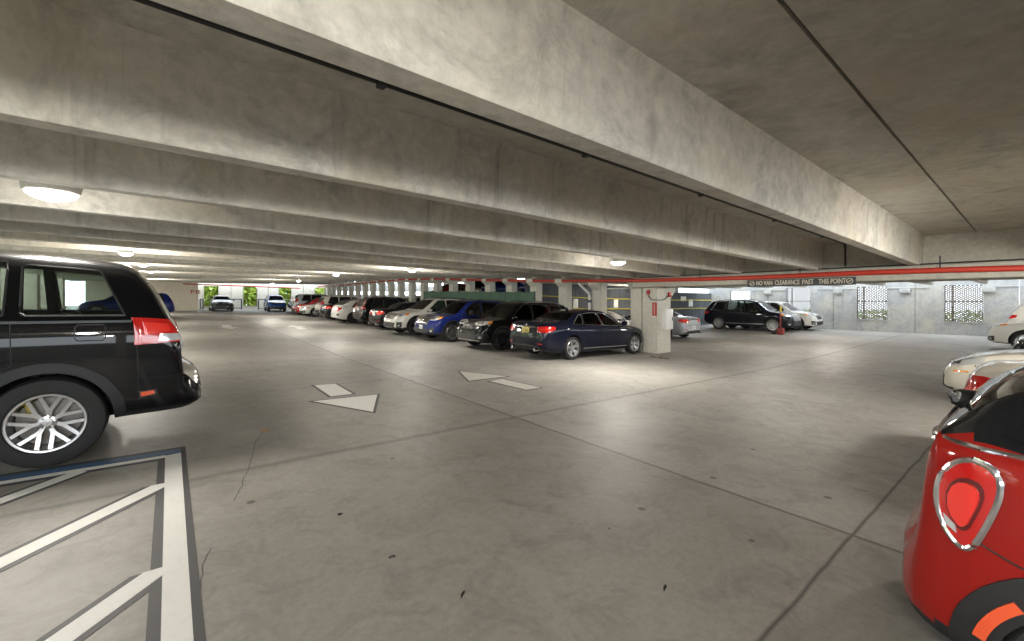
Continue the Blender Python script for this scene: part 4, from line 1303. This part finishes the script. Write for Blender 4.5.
# 7 white hatchback
sp = dict(HATCH, paint='p_white', rim='rim_dark', spokes=7, sy=1.0)
l, r = pose(7.9+2.2, 27.4, 0)
c = Car(sp, 'hatchback', 'white hatchback parked tail out with red claw shaped tail lights', 'car', l, r)
c.wrap('tail_light', [(-1.32,.78),(-1.05,.74),(-.80,.86)], [(-1.32,.84),(-1.05,.90),(-.84,.98)], A45, 'red_lens')
c.wrap('tail_light', [(-1.12,.88),(-.90,.92)], [(-1.20,1.0),(-1.05,.99)], A45, 'red_lens')
c.wrap('bumper_vent', [(-1.20,.46),(-.96,.48)], [(-1.20,.58),(-.94,.60)], A45, 'trim'); c.wrap('reflector', [(-1.16,.50),(-1.02,.51)], [(-1.16,.54),(-1.02,.55)], A45, 'red_lens', off=.016)
c.plate(True, 0, .78)
# 8 black sedan
sp = dict(SEDAN, paint='p_black', sx=.95, style='thin', spokes=9)
l, r = pose(8.0+2.33, 30.3, 0)
c = Car(sp, 'sedan', 'black sedan parked tail out between the white hatchback and the silver crossover', 'car', l, r); rear_sedan(c, .78, .96)
# 9 silver white crossover
sp = dict(SUV, paint='p_pearl', sx=.97)
l, r = pose(8.35+2.25, 33.1, 0)
c = Car(sp, 'crossover', 'pale silver crossover parked tail out in the distant part of the row', 'car', l, r); rear_suv(c, .98, 1.25)
# 10 white compact, nose out
sp = dict(HATCH, paint='p_white', spokes=7)
l, r = pose(7.85+2.2, 35.7, PI)
c = Car(sp, 'compact_car', 'small white car parked nose out in front of the red one', 'car', l, r); front(c, .56, .66, .30, .62, .76, 1, (.26,.44), dh=-.08)
# 11 red car
sp = dict(HATCH, paint='p_red', spokes=7)
l, r = pose(7.8+2.2, 38.1, PI)
c = Car(sp, 'hatchback', 'red car parked far along the row behind the small white one', 'car', l, r); front(c, .56, .66, .30, .62, .76, 1, (.26,.44), dh=-.08)
# 12 grey people carrier
sp = dict(SUV, paint='p_silver', sz=1.04)
l, r = pose(8.2+2.3, 40.5, 0)
c = Car(sp, 'minivan', 'silver people carrier towering behind the red car', 'car', l, r); rear_suv(c, 1.0, 1.3)
# 13
sp = dict(SUV, paint='p_grey', sx=.97)
l, r = pose(8.5+2.25, 42.9, 0)
c = Car(sp, 'crossover', 'grey crossover near the end of the row with tall red tail lights', 'car', l, r); rear_suv(c, 1.0, 1.3, tall=True)
# 14
sp = dict(SUV, paint='p_white', sx=.97)
l, r = pose(9.2+2.25, 45.3, 0)
c = Car(sp, 'van', 'white van shaped car at the very end of the row beside the bright blue one', 'car', l, r); rear_suv(c, 1.0, 1.3)
# 15 bright blue at the far end
sp = dict(SUV, paint='p_bright_blue', sx=.92, sy=.86, sz=.93)
P = onY(276, 300, 47.0)
l, r = pose(8.0, 46.8, -PI/2-.06)
c = Car(sp, 'crossover', 'bright blue car facing the camera at the far wall, left end of the row', 'car', l, r); front(c, .66, .90, .40, .80, .96, 2, dh=-.04)
# 16 grey car at the far wall
sp = dict(SEDAN, paint='p_grey', sx=.94, sy=.88, sz=.96)
P = onY(222, 300, 45.5)
l, r = pose(P.x, 46.7, -PI/2)
c = Car(sp, 'sedan', 'dark grey sedan facing the camera in front of the far left window', 'car', l, r); front(c, .58, .70, .30, .66, .80, 0, (.28,.42), dh=-.06, amber=False)
# 17 dark blue at the stair wall
sp = dict(SUV, paint='p_blue', sx=.95, sz=.95)
l, r = pose(.28-2.2, 35.5, PI)
c = Car(sp, 'crossover', 'dark blue car showing its tail past the black SUV, before the beige stair wall', 'car', l, r); rear_suv(c, .95, 1.25, tall=True)

# silver coupe beyond the pillar, tail towards us
sp = dict(SEDAN, paint='p_silver', sx=.95, sz=.96, roofw=.56)
l, r = pose(19.2, 10.3+2.33, PI/2)
c = Car(sp, 'coupe', 'silver coupe parked behind the white pillar, tail and white plate showing', 'car', l, r)
rear_sedan(c, .80, .97, 'plate_white', .56)
sp = dict(SEDAN, paint='p_black', sx=.97, sz=.98)
l, r = pose(15.8, 10.9+2.4, -PI/2)
c = Car(sp, 'sedan', 'black car glimpsed between the piers behind the navy sedan', 'car', l, r); front(c, .58, .70, .34, .66, .80, 1, (.28,.44), dh=-.06)
# long dark estate
sp = dict(SUV, paint='p_charcoal', sx=1.085, sz=1.09, sy=1.08, axles=(1.56,-1.47), r=.40, style='thin', spokes=12, rf=.74, carve=(-2.05,1.25), win_trim='chrome', rails=(-1.7,.3,'trim'), seatmat='seat_tan',
    wins=[(.02,1.10,0,.40),(-1.0,-.05,-.94,-.08),(-1.95,-1.08,-1.72,-1.03)], clad=.30, flare=None)
LX = 26.6
yn = onX(774, 331, LX).y
l, r = pose(LX+.99, yn+.1+1.56, -PI/2)
c = Car(sp, 'suv', 'long dark blue black SUV parked sideways on against the dark wall, facing right', 'car', l, r)
front(c, .66, .98, .52, .88, 1.04, 4, (.34,.50), dh=0)
c.sidepatch('sill_strip', [(-1.0,.40),(1.15,.40)], [(-1.0,.44),(1.15,.44)], 'chrome'); rear_suv(c, .95, 1.12)
sp = dict(SUV, paint='p_white', sx=1.05, sz=1.03, sy=1.06, axles=(1.46,-1.38), r=.40, style='split', rf=.72, clad=.30, flare=None)
l, r = pose(LX+3.3, yn-.05+1.2, -PI/2)
c = Car(sp, 'crossover', 'white crossover parked just beyond the long dark SUV by the lattice window', 'car', l, r)
front(c, .66, .90, .40, .86, 1.0, 2, (.34,.54), dh=0, barmat='trim')

# right edge: cars parked across the near side
sp = dict(SEDAN, paint='p_pearl', sx=.97, sy=1.0, carve=(-1.5,1.1))
l, r = pose(10.8+.93, 1.2-2.38, PI/2)
c = Car(sp, 'sedan', 'white sedan at the right edge with its nose jutting into the lane', 'car', l, r)
front(c, .60, .74, .36, .66, .82, 1, (.28,.46), dh=-.04, amber=False, fog=False)
c.sidepatch('side_marker', [(2.02,.56),(2.22,.55)], [(2.02,.59),(2.22,.58)], 'amber')
c.front('bumper_lip', [(-.70,.22),(.70,.22)], [(-.74,.26),(.74,.26)], 'trim', n=16, off=.03, thick=.05)
sp = dict(SEDAN, paint='p_pearl', sx=.95, carve=(-1.5,1.1), win_trim='chrome')
l, r = pose(6.0+.93, .55-2.33, -PI/2)
c = Car(sp, 'sedan', 'cream white sedan tail out behind the red hatchback, large red tail light', 'car', l, r)
rear_sedan(c, .74, .99, 'plate_white', .84)
sp = dict(SUV, paint='p_charcoal', sz=.98)
l, r = pose(17.2+.93, .55-2.31, PI/2)
c = Car(sp, 'crossover', 'dark crossover cut off by the right edge beyond the white sedan', 'car', l, r); front(c, .68, .90, .40, .82, .98, 2, dh=-.04)
sp = dict(SUV, paint='p_white', sz=1.0, flare=None, clad=.28)
l, r = pose(23.6+.93, 1.35-2.31, PI/2)
c = Car(sp, 'crossover', 'white crossover with dark headlights at the right edge near the far wall', 'car', l, r); front(c, .68, .92, .42, .84, 1.0, 2, dh=-.04)
sp = dict(SUV, paint='p_white', sz=1.04)
l, r = pose(27.3+.93, 1.05-2.31, -PI/2)
c = Car(sp, 'crossover', 'crossover with dark rear glass and thin red light bar, furthest along the right edge', 'car', l, r); rear_suv(c, 1.02, 1.2)
c.rear('light_bar', [(-.70,1.10),(.70,1.10)], [(-.70,1.16),(.70,1.16)], 'red_lens', off=.02)

# cars up on the ramp, seen between the piers
for k, (px, col, lb) in enumerate(((431.5, 'red', 'dark red car on the ramp behind the piers, leftmost of the four up there'), (446, 'red', 'bright red car on the ramp seen above the green mesh screen'),
                                  (461.5, 'charcoal', 'dark car on the ramp right of the bright red one'), (478, 'blue', 'blue car on the ramp, rightmost of those above the mesh screen'))):
    P = onX(px, 290, 19.0)
    sp = dict(HATCH if k % 2 else SUV, paint='p_'+col)
    c = Car(sp, 'ramp_car', lb, 'car', (19+2.2, P.y, rz(P.y)+.005), (.04, 0, PI)); front(c, .6, .72, .32, .66, .8, 1, dh=-.06)

# delineator stand in front of the long dark SUV
P = onX(780.5, 333, 25.2)
zf_ = zfloor(25.2, P.y)
dl = thing('marker_post', 'red marker post on a red block base standing before the long dark SUV', 'marker post', (25.2, P.y, zf_))
MB().box((-.16, -.15, 0), (.14, .13, .32), 0, .03).build('base', M['red_dull'], dl)
MB().box((-.14, .15, .0), (.14, .38, .17), 0, .03).build('sandbag', M['clad'], dl)
MB().tube([(0, 0, .28), (0, 0, 1.20)], .032, 10).build('pole', M['red_dull'], dl)
MB().tube([(0, 0, 1.20), (0, 0, 1.52)], .048, 10).build('reflective_top', M['yellow'], dl)
# yellow wheel stop at the tail of the dark SUV
P = onX(717, 331, 27.2)
tag(MB().box((26.9, P.y-.02, zfloor(27, P.y)), (28.5, P.y+.12, zfloor(27, P.y)+.14), 0, .03).build('wheel_stop', M['yellow']), 'yellow wheel stop at the tail of the long dark SUV', 'wheel stop')
# ------------------------------------------------------------------ the two vehicles cut by the frame
BIG = dict(SUV, paint='suv_black' if False else 'p_suv_black',
    top=[(-2.64,.56),(-2.635,.66),(-2.61,.72),(-2.54,.755),(-2.475,.78),(-2.46,.92),(-2.445,1.12),(-2.40,1.27),(-2.30,1.48),(-2.17,1.74),(-2.07,1.87),(-1.94,1.945),(-1.6,1.985),(-1.2,2.0),(-.2,2.01),(.4,1.97),(1.05,1.46),(1.4,1.27),(2.2,1.15),(2.5,.95),(2.6,.7),(2.62,.55)],
    belt=[(-2.64,.50),(-2.47,.85),(-2.42,1.20),(-2.2,1.345),(0,1.31),(1.2,1.22),(2.2,1.05),(2.62,.5)],
    bottom=[(-2.64,.47),(-2.60,.43),(-2.45,.385),(-2.0,.365),(-1.8,.34),(1.7,.32),(2.2,.32),(2.62,.42)],
    halfw=[(-2.64,.80),(-2.60,.90),(-2.50,.955),(-2.3,.985),(-1.9,1.0),(1.6,1.0),(2.2,.94),(2.5,.82),(2.62,.6)],
    roofw=.70, tuck=.965, crown=.05, r=.408, ww=.275, axles=(1.64,-1.49), clad=.44, flare=(.085,'clad'), spokes=7, style='double', rf=.66,
    wins=[(-2.0,-1.30,-1.80,-1.27,.05,.14),(-1.20,-.22,-1.18,-.20,.055,.12),(-.12,.95,-.10,.42,.055,.12)], ws=(1.22,.45), bl=(-2.36,-2.12), mirror=.80, handles=(-.45,.5),
    handle_mat='chrome', win_trim='trim', carve=(-2.28,1.1), seat_x=(.35,-.55,-1.42), seat_h=1.13,
    seams=[[(-1.25,1.32),(-1.27,.95),(-1.05,.75)],[(-.17,1.3),(-.2,.8),(-.18,.45)],[(-2.10,1.09),(-2.11,.85),(-2.12,.64)],[(-2.12,.64),(-2.05,.60),(-1.97,.59)],[(-2.11,.755),(-2.3,.76),(-2.44,.765)]])
l, r = pose(.25-2.62, 5.68+1.0, PI)
c = Car(BIG, 'suv', 'big black SUV at the left edge, only its tail and rear wheel in view', 'car', l, r)
for nm, mat, lo, hi, off in (('tail_light', 'red_lens', [(-1.24,1.135),(-1.0,1.12),(-.765,1.10)], [(-1.185,1.30),(-1.0,1.355),(-.775,1.375)], .012),
                        ('reverse_light', 'clear_lens', [(-1.10,1.14),(-.98,1.135),(-.90,1.135)], [(-1.10,1.205),(-.98,1.21),(-.91,1.21)], .022),
                        ('tail_light_core', 'red_lens_bright', [(-.98,1.235),(-.82,1.20)], [(-.98,1.31),(-.82,1.33)], .018)):
    c.wrap(nm, lo, hi, A45, mat, off=off)
c.sidepatch('marker_light', [(-2.27,.585),(-2.125,.565)], [(-2.26,.645),(-2.12,.635)], 'trim', off=.008)
c.sidepatch('marker_light', [(-2.245,.598),(-2.14,.580)], [(-2.24,.635),(-2.135,.622)], 'reflector', off=.014)
c.sidepatch('belt_molding', [(-2.05,1.325),(-1,1.315),(.9,1.26)], [(-2.05,1.348),(-1,1.338),(.9,1.283)], 'rail', n=20, m=2, off=.01)
fd = [(-1.675,1.155),(-1.845,1.155),(-1.865,1.175),(-1.865,1.285),(-1.845,1.305),(-1.675,1.305),(-1.655,1.285),(-1.655,1.175),(-1.675,1.155)]
pts = []
for q in resample([(x, 0, z) for x, z in fd], 40):
    h, nn = c.proj.hit(Vector((q.x, 3, q.z)), Vector((0, -1, 0)))
    if h: pts.append(h+Vector((0, .001, 0)))
MB().tube(pts, .0045, 5).build('fuel_door_seam', M['trim'], c.root)
c.sidepatch('fuel_door_notch', [(-1.86,1.215),(-1.835,1.215)], [(-1.86,1.24),(-1.835,1.24)], 'trim', s=1, n=3, m=2, off=.004)
c.rear('bumper_step', [(-.75,.60),(.75,.60)], [(-.75,.66),(.75,.66)], 'clad')
c.rear('tailgate_handle', [(-.45,1.02),(.45,1.02)], [(-.45,1.09),(.45,1.09)], 'chrome', off=.02, thick=.03)
c.plate(True, 0, .92)
front(c, .75, 1.05, .50, .92, 1.12, 3, (.42,.58))
q = link(bpy.data.objects.new('brake_caliper', MB().box((-.03,-.03,-.06),(.03,.02,.06),0,.015).build('tmp', M['yellow']).data), None)
bpy.data.objects.remove(bpy.data.objects['tmp'])
wl_ = [o for o in c.root.children if o.name.startswith('wheel') and o.location.x < 0 and o.location.y > 0][0]
q.parent = wl_; q.location = (.187, .0, .066); q.rotation_euler = (0, .9, 0)

M['mini_dark'] = simple('dark_red_lens', (.10,.006,.006), .15, coat=1)
MINI = dict(HATCH, paint='p_mini_red', black_roof=True, black_front=.9, clad=.275, tuck=.94, crown=.05,
    top=[(-1.92,.46),(-1.915,.54),(-1.89,.61),(-1.85,.66),(-1.83,.72),(-1.815,.86),(-1.80,1.0),(-1.765,1.10),(-1.66,1.25),(-1.53,1.345),(-1.35,1.39),(-.4,1.415),(.15,1.39),(.30,1.36),(.62,1.15),(.92,.97),(1.2,.94),(1.6,.87),(1.82,.74),(1.89,.60),(1.92,.5)],
    belt=[(-1.92,.44),(-1.84,.62),(-1.81,.90),(-1.77,1.06),(-1.65,1.075),(-1.4,1.03),(.9,.97),(1.6,.86),(1.92,.45)],
    bottom=[(-1.92,.24),(-1.8,.20),(-1.6,.18),(1.7,.17),(1.92,.24)],
    halfw=[(-1.92,.42),(-1.90,.56),(-1.85,.68),(-1.76,.765),(-1.62,.825),(-1.3,.865),(1.2,.865),(1.6,.80),(1.82,.66),(1.92,.42)],
    roofw=.60, r=.288, ww=.21, axles=(1.18,-1.29), flare=None, spokes=5, style='double', ws=(.90,.30), bl=(-1.70,-1.48),
    wins=[(-.95,.80,-1.0,.28,.05,.09),(-1.58,-1.02,-1.40,-1.06,.05,.09)], mirror=.66, handles=(-.75,), handle_mat='chrome', win_trim=None,
    seams=[[(-.98,1.0),(-1.0,.7),(-.92,.35)],[(-1.655,.70),(-1.56,.665),(-1.49,.645),(-1.42,.66)],[(.78,.95),(.8,.55),(.74,.24)]])
l, r = pose(2.42+.865, .45-1.92, -PI/2)
c = Car(MINI, 'hatchback', 'bright red hatchback at the lower right, chrome ringed tail light and black wheel arch', 'car', l, r)
WA = -65
def project_loop(c, loop, ang, n=60):
    L, d = wrapp(loop, ang); out = []
    for q in resample(list(L)+[L[0]], n):
        h, nn = c.proj.hit(q-d*4, d)
        if h: out.append(h-d*.004)
    return out
RING = [(-1.155,1.025),(-1.10,1.015),(-1.068,.985),(-1.060,.93),(-1.075,.86),(-1.105,.775),(-1.135,.70),(-1.165,.665),(-1.205,.675),(-1.255,.725),(-1.285,.80),(-1.285,.89),(-1.255,.965),(-1.205,1.01)]
for sg in (1, -1):
    ring_ = [(-1.175+(h+1.17)*.84, z-.015) for h, z in RING]
    lp = chaikin([(h, z) for h, z in ring_]+[ring_[0]], 2)
    lp = [(h*sg, z) for h, z in lp]
    pts = project_loop(c, lp, WA*sg)
    tl = MB().tube(pts+[pts[0]], .0135, 8).build('tail_light_ring', M['chrome'], c.root)
    cxh, cz = -1.175, .83
    def sc(k): return [((cxh+(h-cxh)*k)*sg, cz+(z-cz)*k) for h, z in ring_]
    for k, mat, off, nm in ((.95, 'red_lens', .012, 'tail_light'), (.60, 'mini_dark', .020, 'tail_light_bezel'), (.50, 'red_lens_bright', .030, 'tail_light_core')):
        o_ = sc(k)
        hi_ = [o_[11], o_[12], o_[13], o_[0], o_[1], o_[2], o_[3]]; lo_ = [o_[10], o_[9], o_[8], o_[7], o_[6], o_[5], o_[4]]
        L, d = wrapp(lo_, WA*sg); H, d = wrapp(hi_, WA*sg)
        c.add(nm, c.proj.patch(L, H, d, 14, 8, off, .03), mat)
    # clear segment low in the lamp
    L, d = wrapp([(-1.235*sg,.725),(-1.20*sg,.705)], WA*sg); H, d = wrapp([(-1.245*sg,.765),(-1.205*sg,.735)], WA*sg)
    c.add('reverse_light', c.proj.patch(L, H, d, 5, 3, .016, .02), 'clear_lens')
    # reflector set in the arch
    lo_, hi_ = [], []
    for k in range(9):
        a = math.radians(180-(12+33*k/8))
        lo_.append((-1.27+.356*math.cos(a), .25+.356*math.sin(a))); hi_.append((-1.27+.392*math.cos(a), .25+.392*math.sin(a)))
    for xa in (1.18, -1.27):
        fl_, fh_ = [], []
        for k in range(29):
            a = math.radians(-14+208*k/28)
            fl_.append((xa+.325*math.cos(a), .25+.325*math.sin(a))); fh_.append((xa+.455*math.cos(a), .25+.455*math.sin(a)))
        c.add('wheel_arch', c.proj.patch(side(fl_, sg), side(fh_, sg), (0, -sg, 0), 28, 4, .012, .03), 'trim')
    c.add('arch_reflector', c.proj.patch(side(lo_, sg), side(hi_, sg), (0, -sg, 0), 8, 2, .022, .02), 'reflector')
# chrome belt line all round the tail
pts = []
for i in range(61):
    a = math.radians(60+240*i/60)
    o_ = Vector((-.7, 0, 1.035+.05*max(0, -math.cos(a))**3)); d = Vector((math.cos(a), math.sin(a), 0))
    h, nn = c.proj.hit(o_+d*5, -d)
    if h: pts.append(h+d*.004)
MB().tube(pts, .012, 6).build('belt_molding', M['chrome'], c.root)
em = MB(); em.lathe([(.075, .02), (.075, -.03), (.06, -.045), (.002, -.048)], 24, 0, 'x', (-1.82, 0, .90)); em.build('tailgate_handle', M['chrome'], c.root)
wp = MB(); wp.lathe([(.05, .05), (.05, -.02), (.035, -.05), (.002, -.055)], 14, 0, 'x', (-1.745, 0, 1.14)); wp.tube([(-1.79, 0, 1.15), (-1.79, -.10, 1.17), (-1.745, -.40, 1.20)], [.022, .014, .010], 8)
wp.tube([(-1.76, -.12, 1.18), (-1.735, -.5, 1.20)], .012, 6); wp.build('rear_wiper', M['trim'], c.root)
c.plate(True, 0, .74)
front(c, .50, .70, .40, .66, .86, 2, (.24,.40), dh=-.28)
SKY = 4.6; EXPO = 0.95
# ------------------------------------------------------------------ light, sky, camera
def lamp_at(X, Y, zs, power, name='garage_lamp'):
    ld = bpy.data.lights.new(name, 'POINT'); ld.shadow_soft_size = .16; ld.energy = power; ld.color = (1, .945, .85)
    lo = bpy.data.objects.new(name, ld); link(lo); lo.location = (X, Y, zs-.15)
# the same grid of garage lamps carries on behind the camera and over the right hand aisle
for X, Y, z in ((-1.3, mid(-2), 2.55), (8.3, mid(-2), 2.42), (-1.3, mid(-5), 2.5), (8.3, mid(-5), 2.4), (18, 6.4, 2.5), (25, 6.4, 2.5), (18, -1, 2.5), (25, -1, 2.5), (20, 13, 2.5)):
    lamp_at(X, Y, z, LAMP_W*1.5 if Y < 0 and X < 10 else LAMP_W)
w = bpy.data.worlds.new('sky'); scn.world = w; w.use_nodes = True
nt = w.node_tree; bg = nt.nodes['Background']
sk = nt.nodes.new('ShaderNodeTexSky'); sk.sky_type = 'HOSEK_WILKIE'; sk.turbidity = 6; sk.ground_albedo = .4
sk.sun_direction = Vector((.2, -.5, .8)).normalized()
mx = nt.nodes.new('ShaderNodeMix'); mx.data_type = 'RGBA'; mx.inputs[0].default_value = .75
nt.links.new(sk.outputs[0], mx.inputs[6]); mx.inputs[7].default_value = (.86, .94, 1.0, 1)
nt.links.new(mx.outputs[2], bg.inputs[0]); bg.inputs[1].default_value = SKY
cam = bpy.data.cameras.new('camera'); co = bpy.data.objects.new('camera', cam); link(co)
co.location = (0, 0, EYE)
fwd = Vector((TZ, TX, 0)); rt = Vector((TX, -TZ, 0)); up = Vector((0, 0, 1))
co.matrix_world = Matrix(((rt.x, up.x, -fwd.x, 0), (rt.y, up.y, -fwd.y, 0), (rt.z, up.z, -fwd.z, EYE), (0, 0, 0, 1)))
cam.sensor_width = 36; cam.lens = 36*FPX/1024
cam.shift_y = -(320.5-CYP)/1024
cam.clip_start = .05
scn.camera = co
vs = scn.view_settings
vs.view_transform = 'Standard'; vs.look = 'None'; vs.gamma = 1; vs.exposure = EXPO; vs.use_curve_mapping = False
scn.cycles.max_bounces = 8; scn.cycles.diffuse_bounces = 5; scn.cycles.glossy_bounces = 4; scn.cycles.transparent_max_bounces = 12
scn.cycles.sample_clamp_indirect = 6
scn.cycles.caustics_reflective = False; scn.cycles.caustics_refractive = False
